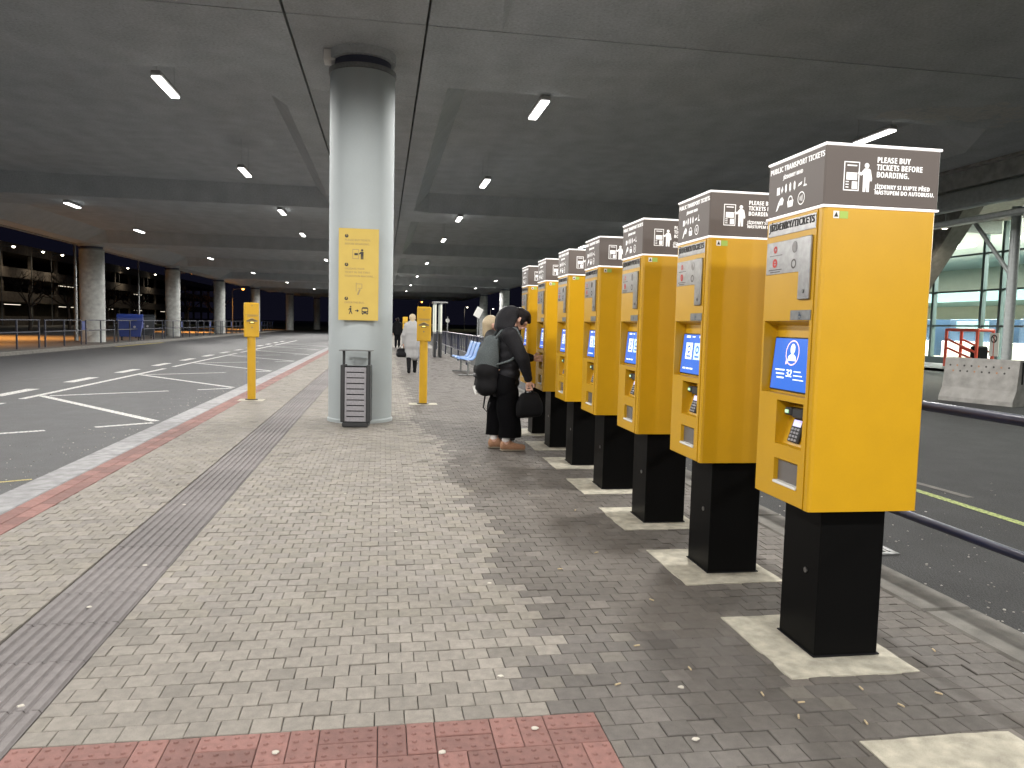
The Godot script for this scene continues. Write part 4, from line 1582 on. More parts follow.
	var side_txt := [["PLEASE BUY", 0.0225, 2.134], ["TICKETS BEFORE", 0.0225, 2.104], ["BOARDING.", 0.0225, 2.074]]
	for q in side_txt:
		letters("side_lettering", q[0], q[1], M.print_white, hd, no + SX * 0.226 + Vector3.UP * q[2], SX, Vector3.UP, 0.86)
	for q in [["JÍZDENKY SI KUPTE PŘED", 0.0165, 2.030], ["NÁSTUPEM DO AUTOBUSU.", 0.0165, 2.007]]:
		letters("side_lettering", q[0], q[1], M.print_white, hd, no + SX * 0.222 + Vector3.UP * q[2], SX, Vector3.UP, 0.93)
	s = ST()
	# pictogram: machine outline, filled screen, person at it
	for q in [[0.080, 2.022, 0.150, 2.026], [0.080, 2.136, 0.150, 2.140], [0.080, 2.026, 0.084, 2.136], [0.146, 2.026, 0.150, 2.136], [0.094, 2.122, 0.138, 2.127], [0.092, 2.066, 0.140, 2.096], [0.090, 2.056, 0.104, 2.060], [0.090, 2.045, 0.104, 2.049], [0.090, 2.034, 0.104, 2.038], [0.118, 2.030, 0.142, 2.060]]:
		rect2(s, q[0], q[1], q[2], q[3], no, SX, Vector3.UP)
	disc(s, no + SX * 0.182 + Vector3.UP * 2.127, SX * 0.0105, Vector3.UP * 0.0105, 14)
	poly(s, PackedVector2Array([Vector2(0.168, 2.020), Vector2(0.180, 2.020), Vector2(0.182, 2.066), Vector2(0.185, 2.020), Vector2(0.196, 2.020), Vector2(0.197, 2.066), Vector2(0.206, 2.064), Vector2(0.208, 2.074), Vector2(0.200, 2.110), Vector2(0.192, 2.115), Vector2(0.172, 2.115), Vector2(0.158, 2.098), Vector2(0.146, 2.102), Vector2(0.142, 2.094), Vector2(0.158, 2.085), Vector2(0.167, 2.092)]), no, SX, Vector3.UP)
	obj("side_pictogram", s, M.print_white, hd)
	# stickers on the near side of the cabinet
	s = ST()
	var ss: Vector3 = pt.call(0, 0, MW + 0.001)
	rect2(s, 0.045, 1.908, 0.072, 1.938, ss, SX, Vector3.UP)
	var stk := obj("warning_sticker", s, M.white_paint, t)
	s = ST()
	poly(s, PackedVector2Array([Vector2(0.049, 1.914), Vector2(0.068, 1.914), Vector2(0.0585, 1.934)]), ss + Vector3(0, 0, 0.0006), SX, Vector3.UP)
	obj("warning_symbol", s, M.ink, stk)
	s = ST()
	rect2(s, 0.074, 1.908, 0.112, 1.938, ss, SX, Vector3.UP)
	obj("green_sticker", s, M.ink_green, t)
	return t

func build_machines() -> void:
	var labels := ["largest and nearest yellow ticket machine, its screen showing a person in a speech bubble",
		"second nearest yellow ticket machine, partly hidden behind the nearest one",
		"third yellow ticket machine in the row, counted from the camera",
		"fourth yellow ticket machine, the middle one of the row of seven",
		"fifth yellow ticket machine in the row, counted from the camera",
		"sixth yellow ticket machine, the one the person in black bends towards",
		"farthest yellow ticket machine at the end of the row"]
	var a := make_machine(labels[0], true)
	var b := make_machine(labels[1], false)
	for k in 7:
		var o: Node3D
		if k == 0:
			o = a
		elif k == 1:
			o = b
		else:
			o = b.duplicate()
			o.name = numbered("ticket_machine")
			add_child(o, true)
			o.set_meta("label", labels[k])
		# origin at the middle of the base; the near front corner stands at (x, f)
		var x := 1.783 + 0.0127 * k
		var f := 2.915 + 1.147 * k
		o.position = V(x + MD / 2, 0.005, f + MW / 2)

# ---------------------------------------------------------------- column board and bin, yellow posts
func build_column_items() -> void:
	var t := thing("instruction_board", "yellow instruction board hanging on the big pale column", "sign", V(-0.345, 1.455, 10.80), 0.0)
	var s := ST()
	box2(s, Vector3(-0.272, 0, -0.006), Vector3(0.272, 1.26, 0.006), 0.002)
	obj("panel", s, M.yellow_sign, t)
	s = ST()
	for y in [0.15, 1.1]:
		box2(s, Vector3(-0.2, y, -0.10), Vector3(0.2, y + 0.04, -0.0065), 0.003)
	obj("bracket", s, M.steel_dull, t)
	var X := Vector3.RIGHT
	var U := Vector3.UP
	var o := Vector3(0, 0, 0.0072)
	var y3 := [1.155, 0.765, 0.30]
	s = ST()
	for y in y3:
		disc(s, o + Vector3(-0.165, y, 0), X * 0.025, U * 0.025, 18)
	obj("number_disc", s, M.ink, t)
	for i in 3:
		letters("number", str(i + 1), 0.026, M.yellow_sign, t, o + Vector3(-0.173, y3[i] - 0.013, 0.0006), X, U, 0.9)
	for q in [["PLEASE BUY TICKETS", -0.19, 1.080], ["BEFORE BOARDING.", -0.19, 1.028], ["VALIDATE YOUR", -0.19, 0.690], ["TICKET IN THE FIRST", -0.19, 0.640], ["VALIDATION MACHINE.", -0.19, 0.590], ["ENTER THE BUS.", -0.19, 0.225]]:
		letters("lettering", q[0], 0.024, M.ink_grey, t, o + Vector3(q[1], q[2], 0), X, U, 1.12, false)
	s = ST()
	for q in [[-0.085, 0.845, 0.0, 0.852], [-0.085, 0.97, 0.0, 0.977], [-0.085, 0.852, -0.078, 0.97], [-0.007, 0.852, 0.0, 0.97], [-0.04, 0.395, 0.04, 0.46]]:
		if q[1] > 0.5:
			rect2(s, q[0], q[1], q[2], q[3], o, X, U)
	rect2(s, -0.065, 0.40, -0.058, 0.52, o + X * 0.03, X, U)
	rect2(s, -0.01, 0.44, 0.05, 0.447, o, X, U)
	rect2(s, -0.035, 0.50, 0.05, 0.507, o, X, U)
	rect2(s, 0.043, 0.447, 0.05, 0.50, o, X, U)
	poly(s, PackedVector2Array([Vector2(-0.02, 0.355), Vector2(0.0, 0.35), Vector2(0.03, 0.43), Vector2(0.01, 0.43)]), o, X, U)
	obj("outline_pictogram", s, M.ink_grey, t)
	s = ST()
	rect2(s, -0.06, 0.895, -0.012, 0.925, o + Vector3(0, 0, 0.0006), X, U)
	disc(s, o + Vector3(0.045, 0.965, 0), X * 0.016, U * 0.016, 14)
	poly(s, PackedVector2Array([Vector2(0.028, 0.840), Vector2(0.042, 0.840), Vector2(0.045, 0.90), Vector2(0.048, 0.840), Vector2(0.062, 0.840), Vector2(0.066, 0.945), Vector2(0.026, 0.945), Vector2(-0.002, 0.915), Vector2(0.004, 0.905), Vector2(0.026, 0.915)]), o, X, U)
	# walking person, arrow, bus
	disc(s, o + Vector3(-0.105, 0.188, 0), X * 0.012, U * 0.012, 12)
	poly(s, PackedVector2Array([Vector2(-0.130, 0.085), Vector2(-0.119, 0.085), Vector2(-0.104, 0.120), Vector2(-0.090, 0.085), Vector2(-0.079, 0.085), Vector2(-0.096, 0.135), Vector2(-0.094, 0.170), Vector2(-0.118, 0.172), Vector2(-0.136, 0.145), Vector2(-0.130, 0.138), Vector2(-0.116, 0.152), Vector2(-0.114, 0.130)]), o, X, U)
	poly(s, PackedVector2Array([Vector2(-0.045, 0.128), Vector2(-0.02, 0.128), Vector2(-0.02, 0.112), Vector2(0.01, 0.134), Vector2(-0.02, 0.156), Vector2(-0.02, 0.140), Vector2(-0.045, 0.140)]), o, X, U)
	poly(s, PackedVector2Array([Vector2(0.045, 0.095), Vector2(0.135, 0.095), Vector2(0.135, 0.165), Vector2(0.122, 0.185), Vector2(0.058, 0.185), Vector2(0.045, 0.165)]), o, X, U)
	rect2(s, 0.052, 0.082, 0.068, 0.095, o, X, U)
	rect2(s, 0.112, 0.082, 0.128, 0.095, o, X, U)
	obj("pictogram", s, M.ink, t)
	s = ST()
	rect2(s, 0.056, 0.13, 0.124, 0.162, o + Vector3(0, 0, 0.0008), X, U)
	disc(s, o + Vector3(0.062, 0.11, 0.0008), X * 0.007, U * 0.007, 10)
	disc(s, o + Vector3(0.118, 0.11, 0.0008), X * 0.007, U * 0.007, 10)
	obj("bus_window", s, M.yellow_sign, t)
	# waste bin
	t = thing("waste_bin", "slatted grey waste bin with black frame in front of the big column", "bin", V(-0.355, 0, 10.60), -0.10)
	s = ST()
	box2(s, Vector3(-0.175, 0.004, -0.13), Vector3(0.175, 0.07, 0.13), 0.01)
	obj("base", s, M.charcoal, t)
	s = ST()
	box2(s, Vector3(-0.145, 0.07, -0.115), Vector3(0.145, 0.83, 0.10), 0.006)
	obj("liner", s, M.black_matte, t)
	for x in [-0.172, 0.172]:
		s = ST()
		box2(s, Vector3(x - 0.028, 0.07, -0.125), Vector3(x + 0.028, 0.85, 0.125), 0.008)
		obj("side_panel", s, M.charcoal, t)
		s = ST()
		box2(s, Vector3(x - 0.016, 0.85, -0.02), Vector3(x + 0.016, 1.04, 0.02), 0.004)
		obj("roof_post", s, M.charcoal, t)
	for i in 10:
		s = ST()
		var y := 0.078 + i * 0.0755
		box2(s, Vector3(-0.118, y, 0.102), Vector3(0.118, y + 0.062, 0.116), 0.003)
		obj("slat", s, M.grey_plastic, t)
	s = ST()
	for x in [-0.131, 0.131]:
		box2(s, Vector3(x - 0.0125, 0.078, 0.102), Vector3(x + 0.0125, 0.82, 0.115), 0.003)
	obj("slat_frame", s, M.grey_plastic, t)
	s = ST()
	box2(s, Vector3(-0.22, 1.04, -0.14), Vector3(0.22, 1.052, 0.14), 0.004)
	obj("roof", s, M.steel_dull, t)

func validator(at: Vector3, label: String, turn: float) -> void:
	var t := thing("ticket_validator", label, "ticket validator", at, turn, "yellow ticket validator posts")
	var s := ST()
	lathe(s, [Vector2(0.11, 0.004), Vector2(0.11, 0.016), Vector2(0.0, 0.017)], 20)
	obj("base_plate", s, M.charcoal, t)
	s = ST()
	lathe(s, [Vector2(0.071, 0.014), Vector2(0.071, 1.12)], 24)
	obj("pole", s, M.yellow_post, t)
	s = ST()
	box2(s, Vector3(-0.122, 1.115, -0.08), Vector3(0.122, 1.72, 0.08), 0.012)
	obj("case", s, M.yellow_post, t)
	s = ST()
	quad(s, Vector3(-0.10, 1.405, 0.081), Vector3(0.10, 1.405, 0.081), Vector3(0.0, 1.445, 0.115), Vector3(0.0, 1.445, 0.115), Vector3(0, -1, 1))
	tri(s, Vector3(-0.10, 1.405, 0.081), Vector3(0.0, 1.445, 0.115), Vector3(0.0, 1.455, 0.081), Vector3(-1, 1, 0))
	tri(s, Vector3(0.10, 1.405, 0.081), Vector3(0.0, 1.445, 0.115), Vector3(0.0, 1.455, 0.081), Vector3(1, 1, 0))
	box2(s, Vector3(-0.09, 1.385, 0.081), Vector3(0.09, 1.405, 0.100), 0.002)
	obj("slot_hood", s, M.ink_grey, t)
	s = ST()
	box2(s, Vector3(-0.025, 1.368, 0.081), Vector3(0.025, 1.386, 0.088), 0.003)
	obj("signal_light", s, M.led_yellow, t)
	s = ST()
	box2(s, Vector3(-0.045, 1.355, 0.0805), Vector3(0.045, 1.367, 0.084))
	obj("ticket_slot", s, M.ink, t)
	s = ST()
	rod(s, Vector3(0, 1.285, 0.08), Vector3(0, 1.285, 0.084), 0.014, 12)
	rod(s, Vector3(0, 1.665, 0.08), Vector3(0, 1.665, 0.084), 0.01, 12)
	obj("lock", s, M.ink_grey, t)
	s = ST()
	box2(s, Vector3(-0.118, 1.505, 0.0803), Vector3(0.118, 1.51, 0.081))
	obj("case_seam", s, M.ink_grey, t)
	letters("lettering", "JÍZDENKY", 0.028, M.ink_grey, t, Vector3(-0.075, 1.468, 0.0815), Vector3.RIGHT, Vector3.UP, 1.0)

func build_platform_furniture() -> void:
	validator(V(-2.30, 0.005, 14.05), "yellow ticket validator post left of the big column, near the kerb", 0.28)
	validator(V(0.71, 0.005, 13.56), "yellow ticket validator post right of the big column", -0.10)
	validator(V(1.06, 0.0, 38.0), "tiny far yellow ticket validator post behind the walking person", 0.0)
	# right-hand railing
	var bays := [[2.05, 5.95], [5.95, 8.2], [8.2, 11.3], [11.3, 14.4], [14.4, 17.5], [17.5, 20.6], [20.6, 23.7], [23.7, 26.8], [26.8, 29.9], [29.9, 33.0], [33.0, 36.1], [36.1, 39.2], [39.2, 42.3]]
	for i in bays.size():
		var lab: String = "dark blue tubular railing bay along the right kerb, %s from the camera" % ORD[i]
		if i == 0:
			lab = "nearest dark blue railing bay, right of the nearest ticket machine"
		var f0: float = bays[i][0]
		var f1: float = bays[i][1]
		var t := thing("platform_railing", lab, "railing", V(2.92, 0, (f0 + f1) / 2), 0.0, "railing bays along the right kerb")
		var h := (f1 - f0) / 2
		for y in [1.055, 0.43]:
			var s := ST()
			rod(s, Vector3(0, y, h), Vector3(0, y, -h), 0.027 if y > 1 else 0.024, 14)
			obj("rail", s, M.rail, t)
		var s := ST()
		rod(s, Vector3(0, -0.02, -h), Vector3(0, 1.055, -h), 0.027, 12)
		obj("post", s, M.rail, t)
		if i >= 6:
			for k in 4:
				s = ST()
				box2(s, Vector3(-0.012, 0.45, -h + 0.35 + k * 0.7), Vector3(0.012, 1.03, -h + 0.6 + k * 0.7), 0.003)
				obj("infill_bar", s, M.rail, t)
	# bench of three blue seats
	var t := thing("seat_bench", "row of light blue plastic waiting seats on a steel frame by the railing", "bench", V(2.35, 0, 22.6))
	for i in 3:
		var z := 1.0 - 0.85 * i
		var s := ST()
		var prof := [Vector2(-0.24, 0.45), Vector2(-0.20, 0.47), Vector2(0.0, 0.435), Vector2(0.15, 0.44), Vector2(0.22, 0.52), Vector2(0.34, 0.90), Vector2(0.36, 0.92)]
		for k in prof.size() - 1:
			var p: Vector2 = prof[k]
			var q: Vector2 = prof[k + 1]
			var d := (q - p).normalized()
			var c := (p + q) / 2
			box(s, Vector3(c.x, c.y, z), Vector3((q - p).length() + 0.012, 0.022, 0.60), 0.006, Basis(Vector3(d.x, d.y, 0), Vector3(-d.y, d.x, 0), Vector3.BACK))
		obj("seat", s, M.seat_blue, t)
	var s := ST()
	box2(s, Vector3(-0.03, 0.36, -0.9), Vector3(0.03, 0.42, 1.75), 0.008)
	obj("beam", s, M.steel_dull, t)
	for z in [1.4, -0.55]:
		s = ST()
		rod(s, Vector3(0, 0.36, z), Vector3(0, 0.03, z), 0.025, 8)
		box2(s, Vector3(-0.27, 0.004, z - 0.03), Vector3(0.27, 0.03, z + 0.03), 0.006)
		obj("leg", s, M.steel_dull, t)
	# information boards
	t = thing("information_board", "tall lit timetable case on dark posts beyond the right yellow post", "information board", V(2.2, 0, 33.0))
	for x in [-0.02, 0.22]:
		s = ST()
		box2(s, Vector3(x - 0.05, 0, -0.4), Vector3(x + 0.05, 1.0, 0.5), 0.01)
		obj("base_panel", s, M.charcoal, t)
		s = ST()
		box2(s, Vector3(x - 0.045, 1.0, -0.45), Vector3(x + 0.045, 2.3, 0.55), 0.01)
		var c := obj("case", s, M.steel_dull, t)
		s = ST()
		box2(s, Vector3(x - 0.055, 1.08, -0.40), Vector3(x - 0.046, 2.22, 0.50), 0.002)
		box2(s, Vector3(x - 0.035, 1.08, 0.552), Vector3(x + 0.035, 2.22, 0.558), 0.002)
		obj("poster", s, glow(Color(0.75, 0.78, 0.74), 0.30, Color(0.75, 0.75, 0.70)), c)
	s = ST()
	box2(s, Vector3(-0.12, 2.3, -0.5), Vector3(0.5, 2.36, 0.6), 0.01)
	obj("roof", s, M.steel_dull, t)
	t = thing("stop_sign", "tilted white sign panel on a thin post behind the seats", "sign", V(3.32, -0.12, 27.0), 0.3)
	s = ST()
	rod(s, Vector3.ZERO, Vector3(0, 1.9, 0), 0.03, 8)
	obj("post", s, M.steel_dull, t)
	s = ST()
	box(s, Vector3(0.0, 1.98, 0.03), Vector3(0.26, 0.36, 0.03), 0.01, Basis(Vector3.BACK, -0.5))
	obj("panel", s, M.white_paint, t)
	t = thing("round_sign", "small round road sign on a post at the far end of the platform", "sign", V(3.9, -0.12, 47.0))
	s = ST()
	rod(s, Vector3.ZERO, Vector3(0, 2.0, 0), 0.035, 8)
	obj("post", s, M.steel_dull, t)
	s = ST()
	rod(s, Vector3(0, 1.75, 0.036), Vector3(0, 1.75, 0.06), 0.13, 20)
	obj("panel", s, M.white_paint, t)

# ---------------------------------------------------------------- people
func cap(a: Vector3, b: Vector3, ra: float, rb: float) -> Array:
	return [a, b, ra, rb]

func hand_caps(wrist: Vector3, dir: Vector3, side: Vector3, curl: float) -> Array:
	# palm, four fingers of unequal length bent at the knuckles, thumb leaving the side of the palm
	var d := dir.normalized()
	var w := (side - d * side.dot(d)).normalized()
	var n := d.cross(w)
	var c := [cap(wrist, wrist + d * 0.04, 0.022, 0.024), cap(wrist + d * 0.045 - w * 0.022, wrist + d * 0.085 - w * 0.024, 0.016, 0.013), cap(wrist + d * 0.045 + w * 0.012, wrist + d * 0.085 + w * 0.02, 0.017, 0.013)]
	var ln := [0.062, 0.074, 0.07, 0.054]
	for i in 4:
		var p := wrist + d * 0.088 + w * (-0.03 + 0.02 * i)
		var m: Vector3 = p + (d * cos(curl) + n * sin(curl)) * ln[i] * 0.5
		var e: Vector3 = m + (d * cos(2.2 * curl) + n * sin(2.2 * curl)) * ln[i] * 0.5
		c.append(cap(p, m, 0.0085, 0.008))
		c.append(cap(m, e, 0.008, 0.0068))
	var th := wrist + d * 0.03 + w * 0.026
	c.append(cap(th, th + (d * 0.6 + w * 0.7 + n * 0.3) * 0.04, 0.011, 0.010))
	c.append(cap(th + (d * 0.6 + w * 0.7 + n * 0.3) * 0.04, th + (d * 0.6 + w * 0.7 + n * 0.3) * 0.04 + (d * 0.9 + n * 0.4) * 0.03, 0.010, 0.008))
	return c

func head_mesh(c: Vector3, face: Vector3, up: Vector3) -> ArrayMesh:
	var f := face.normalized()
	var u := (up - f * up.dot(f)).normalized()
	var r := f.cross(u)
	var k := [cap(c + u * 0.035 - f * 0.02, c + u * 0.03 + f * 0.02, 0.082, 0.076), cap(c - u * 0.03 + f * 0.02, c - u * 0.075 + f * 0.05, 0.058, 0.03), cap(c + f * 0.088 + u * 0.005, c + f * 0.107 - u * 0.024, 0.010, 0.014), cap(c + f * 0.088 - u * 0.052 - r * 0.018, c + f * 0.088 - u * 0.052 + r * 0.018, 0.008, 0.008)]
	for sgn in [-1.0, 1.0]:
		k.append(cap(c + r * 0.078 * sgn + u * 0.015, c + r * 0.080 * sgn - u * 0.022, 0.014, 0.010))
		k.append(cap(c + f * 0.076 + r * 0.03 * sgn + u * 0.02, c + f * 0.076 + r * 0.034 * sgn + u * 0.02, 0.014, 0.013))
	return blob(k, 0.008, 0.03)

func build_people() -> void:
	# ---- person in black bending to the sixth machine
	var t := thing("person", "person in black puffer jacket, wide black trousers and tan shoes bending towards a ticket machine", "person", V(1.38, 0, 8.62))
	var body := []
	for sg in [-1.0, 1.0]:
		var z: float = 0.10 * sg
		var dx: float = 0.05 if sg > 0 else -0.06
		body.append(cap(Vector3(dx - 0.03, 0.10, z), Vector3(dx * 0.6 + 0.01, 0.48, z * 1.05), 0.042, 0.056))
		body.append(cap(Vector3(dx * 0.6 + 0.01, 0.48, z * 1.05), Vector3(-0.0, 0.84, z * 0.8), 0.06, 0.08))
		body.append(cap(Vector3(dx - 0.03, 0.075, z), Vector3(dx + 0.13, 0.045, z * 1.2), 0.035, 0.028))
	body.append(cap(Vector3(0.0, 0.88, -0.06), Vector3(0.0, 0.88, 0.06), 0.10, 0.10))
	body.append(cap(Vector3(0.02, 0.95, 0), Vector3(0.04, 1.25, 0), 0.10, 0.10))
	body.append(cap(Vector3(0.02, 1.31, -0.12), Vector3(0.02, 1.31, 0.12), 0.06, 0.06))
	body.append(cap(Vector3(0.03, 1.36, 0), Vector3(0.11, 1.46, 0), 0.052, 0.05))
	var sh1 := Vector3(0.02, 1.33, 0.19)
	var el1 := Vector3(0.17, 1.06, 0.22)
	var wr1 := Vector3(0.25, 0.82, 0.17)
	var sh2 := Vector3(0.02, 1.33, -0.19)
	var el2 := Vector3(0.16, 1.08, -0.22)
	var wr2 := Vector3(0.34, 1.06, -0.12)
	for q in [[sh1, el1, wr1], [sh2, el2, wr2]]:
		body.append(cap(q[0], q[1], 0.052, 0.042))
		body.append(cap(q[1], q[2], 0.040, 0.028))
	inst("body", blob(body, 0.016, 0.05), M.skin, t)
	var hc := Vector3(0.155, 1.50, 0)
	var hf := Vector3(0.80, -0.62, 0.08)
	inst("head", head_mesh(hc, hf, Vector3(0.6, 0.8, 0)), M.skin, t)
	inst("hand", blob(hand_caps(wr1, Vector3(0.1, -1, 0), Vector3(1, 0, 0), 0.75), 0.0045, 0.01), M.skin, t)
	inst("hand", blob(hand_caps(wr2, Vector3(1, 0.0, 0.1), Vector3(0, 1, 0), 0.25), 0.0045, 0.01), M.skin, t)
	inst("hair", blob([cap(hc + Vector3(0.0, 0.06, 0), hc + Vector3(0.06, 0.035, 0), 0.09, 0.08), cap(hc + Vector3(0.06, 0.05, -0.05), hc + Vector3(0.06, 0.05, 0.05), 0.055, 0.055), cap(hc + Vector3(0.10, 0.02, -0.03), hc + Vector3(0.115, -0.02, 0.03), 0.035, 0.022), cap(hc + Vector3(0.03, 0.0, 0.075), hc + Vector3(0.02, -0.04, 0.075), 0.03, 0.02), cap(hc + Vector3(0.03, 0.0, -0.075), hc + Vector3(0.02, -0.04, -0.075), 0.03, 0.02)], 0.010, 0.025), M.hair_dark, t)
	# jacket: quilted rings with real grooves between them, straight hem
	var jr := []
	for i in 37:
		var y := 0.62 + 0.81 * i / 36.0
		var q := clampf((y - 0.62) / 0.81, 0.0, 1.0)
		var puff := 0.90 + 0.14 * absf(sin(PI * (y - 0.62) / 0.105))
		var rx := lerpf(0.146, 0.140, q) if y < 1.3 else lerpf(0.150, 0.085, (y - 1.3) / 0.13)
		var rz := lerpf(0.19, 0.20, q) if y < 1.3 else lerpf(0.215, 0.13, (y - 1.3) / 0.13)
		jr.append([Vector3(0.005 + 0.035 * sin(q * 2.6) + (0.03 if y > 1.3 else 0.0) * (y - 1.3) / 0.13, y, 0), rx * puff, rz * puff])
	inst("jacket", loft(jr, 28, 0.018, 3), M.jacket, t)
	for q in [[sh1, el1, wr1], [sh2, el2, wr2]]:
		var a := []
		for i in 5:
			var p: Vector3 = q[0].lerp(q[1], i / 4.6)
			a.append(cap(p - Vector3(0.010, 0, 0), p + Vector3(0.010, 0, 0), 0.086 - 0.004 * i, 0.086 - 0.004 * i))
		for i in 5:
			var p: Vector3 = q[1].lerp(q[2], i / 4.4)
			a.append(cap(p, p + Vector3(0.006, 0, 0), 0.074 - 0.007 * i, 0.074 - 0.007 * i))
		inst("sleeve", blob(a, 0.011, 0.022), M.jacket, t)
	inst("hood", blob([cap(Vector3(-0.05, 1.42, -0.08), Vector3(-0.05, 1.42, 0.08), 0.07, 0.07), cap(Vector3(-0.03, 1.52, -0.06), Vector3(-0.03, 1.52, 0.06), 0.078, 0.078), cap(Vector3(0.03, 1.585, -0.05), Vector3(0.03, 1.585, 0.05), 0.075, 0.075), cap(Vector3(0.09, 1.595, -0.05), Vector3(0.09, 1.595, 0.05), 0.05, 0.05), cap(Vector3(0.03, 1.39, -0.11), Vector3(0.08, 1.50, -0.10), 0.04, 0.03), cap(Vector3(0.03, 1.39, 0.11), Vector3(0.08, 1.50, 0.10), 0.04, 0.03)], 0.010, 0.07), M.jacket, t)
	var top_tr := blob([cap(Vector3(0.0, 0.80, -0.07), Vector3(0.0, 0.80, 0.07), 0.135, 0.135), cap(Vector3(0.0, 0.70, -0.08), Vector3(0.0, 0.70, 0.08), 0.13, 0.13)], 0.016, 0.05)
	inst("trousers", top_tr, M.trousers, t)
	for sg in [-1.0, 1.0]:
		var dx: float = 0.055 if sg > 0 else -0.065
		var rr := []
		for i in 15:
			var q := i / 14.0
			var y := 0.165 + 0.58 * q
			rr.append([Vector3(lerpf(dx, 0.0, q * q) + 0.008 * sin(q * 9.0), y, lerpf(0.115, 0.09, q) * sg), lerpf(0.128, 0.132, q) * (1.0 + 0.03 * sin(q * 14.0 + sg)), lerpf(0.10, 0.115, q)])
		inst("trouser_leg", loft(rr, 22, 0.05, 5), M.trousers, t)
	for sg in [-1.0, 1.0]:
		var dx: float = 0.05 if sg > 0 else -0.06
		var z: float = 0.10 * sg
		inst("sock", blob([cap(Vector3(dx - 0.03, 0.085, z), Vector3(dx - 0.03, 0.19, z), 0.046, 0.048)], 0.010, 0.02), M.sock, t)
		var sh := [cap(Vector3(dx - 0.055, 0.052, z), Vector3(dx + 0.02, 0.058, z), 0.043, 0.046), cap(Vector3(dx + 0.02, 0.055, z), Vector3(dx + 0.16, 0.042, z * 1.12), 0.046, 0.036), cap(Vector3(dx - 0.05, 0.085, z), Vector3(dx - 0.005, 0.085, z), 0.042, 0.045)]
		var sm := inst("shoe", blob(sh, 0.008, 0.025), M.tan, t)
		var s2 := ST()
		box2(s2, Vector3(dx - 0.10, 0.001, z - 0.042), Vector3(dx + 0.195, 0.022, z + 0.046), 0.01)
		obj("sole", s2, M.beige_cloth, sm)
	# backpack on the back
	var b := thing("backpack", "grey and black backpack on the back of the person bending over", "backpack", V(1.15, 0.62, 8.62))
	inst("upper_bag", blob([cap(Vector3(0.0, 0.34, -0.09), Vector3(0.0, 0.34, 0.09), 0.105, 0.105), cap(Vector3(0.02, 0.48, -0.09), Vector3(0.02, 0.48, 0.09), 0.10, 0.10), cap(Vector3(0.06, 0.62, -0.07), Vector3(0.06, 0.62, 0.07), 0.065, 0.065), cap(Vector3(0.07, 0.34, -0.1), Vector3(0.09, 0.62, -0.08), 0.05, 0.05), cap(Vector3(0.07, 0.34, 0.1), Vector3(0.09, 0.62, 0.08), 0.05, 0.05)], 0.011, 0.10), M.pack_grey, b)
	inst("lower_bag", blob([cap(Vector3(0.0, 0.12, -0.10), Vector3(0.0, 0.12, 0.10), 0.11, 0.11), cap(Vector3(0.0, 0.30, -0.11), Vector3(0.0, 0.30, 0.11), 0.118, 0.118), cap(Vector3(0.07, 0.12, -0.1), Vector3(0.07, 0.30, -0.1), 0.06, 0.06), cap(Vector3(0.07, 0.12, 0.1), Vector3(0.07, 0.30, 0.1), 0.06, 0.06)], 0.011, 0.08), M.black_matte, b)
	inst("front_pocket", blob([cap(Vector3(-0.085, 0.10, -0.07), Vector3(-0.085, 0.10, 0.07), 0.035, 0.035), cap(Vector3(-0.095, 0.24, -0.07), Vector3(-0.095, 0.24, 0.07), 0.033, 0.033)], 0.010, 0.05), M.charcoal, b)
	var s := ST()
	for z in [-0.13, 0.13]:
		tube(s, [Vector3(0.09, 0.66, z), Vector3(0.20, 0.80, z), Vector3(0.33, 0.78, z), Vector3(0.40, 0.66, z), Vector3(0.37, 0.5, z * 1.3), Vector3(0.25, 0.42, z * 1.7), Vector3(0.08, 0.36, z * 1.2)], [0.014, 0.016, 0.018, 0.018, 0.016, 0.014, 0.012], 8)
	obj("shoulder_strap", s, M.pack_grey, b)
	s = ST()
	tube(s, [Vector3(0.0, 0.05, 0.10), Vector3(-0.02, -0.12, 0.11), Vector3(0.02, -0.17, 0.11), Vector3(0.06, -0.06, 0.10)], [0.010, 0.010, 0.010, 0.010], 6)
	obj("hanging_strap", s, M.black_matte, b)
	s = ST()
	tube(s, [Vector3(-0.125, 0.12, 0.06), Vector3(-0.10, 0.03, 0.09)], [0.018, 0.016], 8)
	obj("reflective_tab", s, M.white_paint, b)
	# tote bag held in the near hand
	b = thing("tote_bag", "black tote bag hanging from the hand of the person in black", "bag", V(1.66, 0.38, 8.46))
	s = ST()
	var q0 := [Vector3(-0.16, 0.0, -0.05), Vector3(0.12, 0.03, -0.05), Vector3(0.12, 0.03, 0.05), Vector3(-0.16, 0.0, 0.05)]
	inst("bag_body", blob([cap(Vector3(-0.12, 0.05, 0), Vector3(0.09, 0.07, 0), 0.045, 0.045), cap(Vector3(-0.11, 0.15, 0), Vector3(0.08, 0.17, 0), 0.055, 0.055), cap(Vector3(-0.08, 0.26, 0), Vector3(0.05, 0.27, 0), 0.035, 0.035)], 0.012, 0.12), M.black_matte, b)
	for z in [-0.02, 0.02]:
		s = ST()
		tube(s, [Vector3(-0.07, 0.27, z), Vector3(-0.045, 0.34, z), Vector3(-0.02, 0.352, z), Vector3(0.005, 0.34, z), Vector3(0.04, 0.27, z)], [0.008, 0.008, 0.008, 0.008, 0.008], 6)
		obj("handle", s, M.black_matte, b)
	# ---- person behind, leaning on the next machine
	simple_person(V(1.45, 0, 9.35), 0.0, "person with blonde hair and beige trousers mostly hidden behind the one in black", M.hair_blonde, M.charcoal, M.beige_cloth, M.charcoal, 1.53, -0.20, false)
	simple_person(V(0.82, 0, 22.0), PI / 2, "person in a long pale coat walking away with a dark handbag", M.hair_blonde, M.coat_white, M.black_matte, M.black_matte, 1.68, 0.0, true)
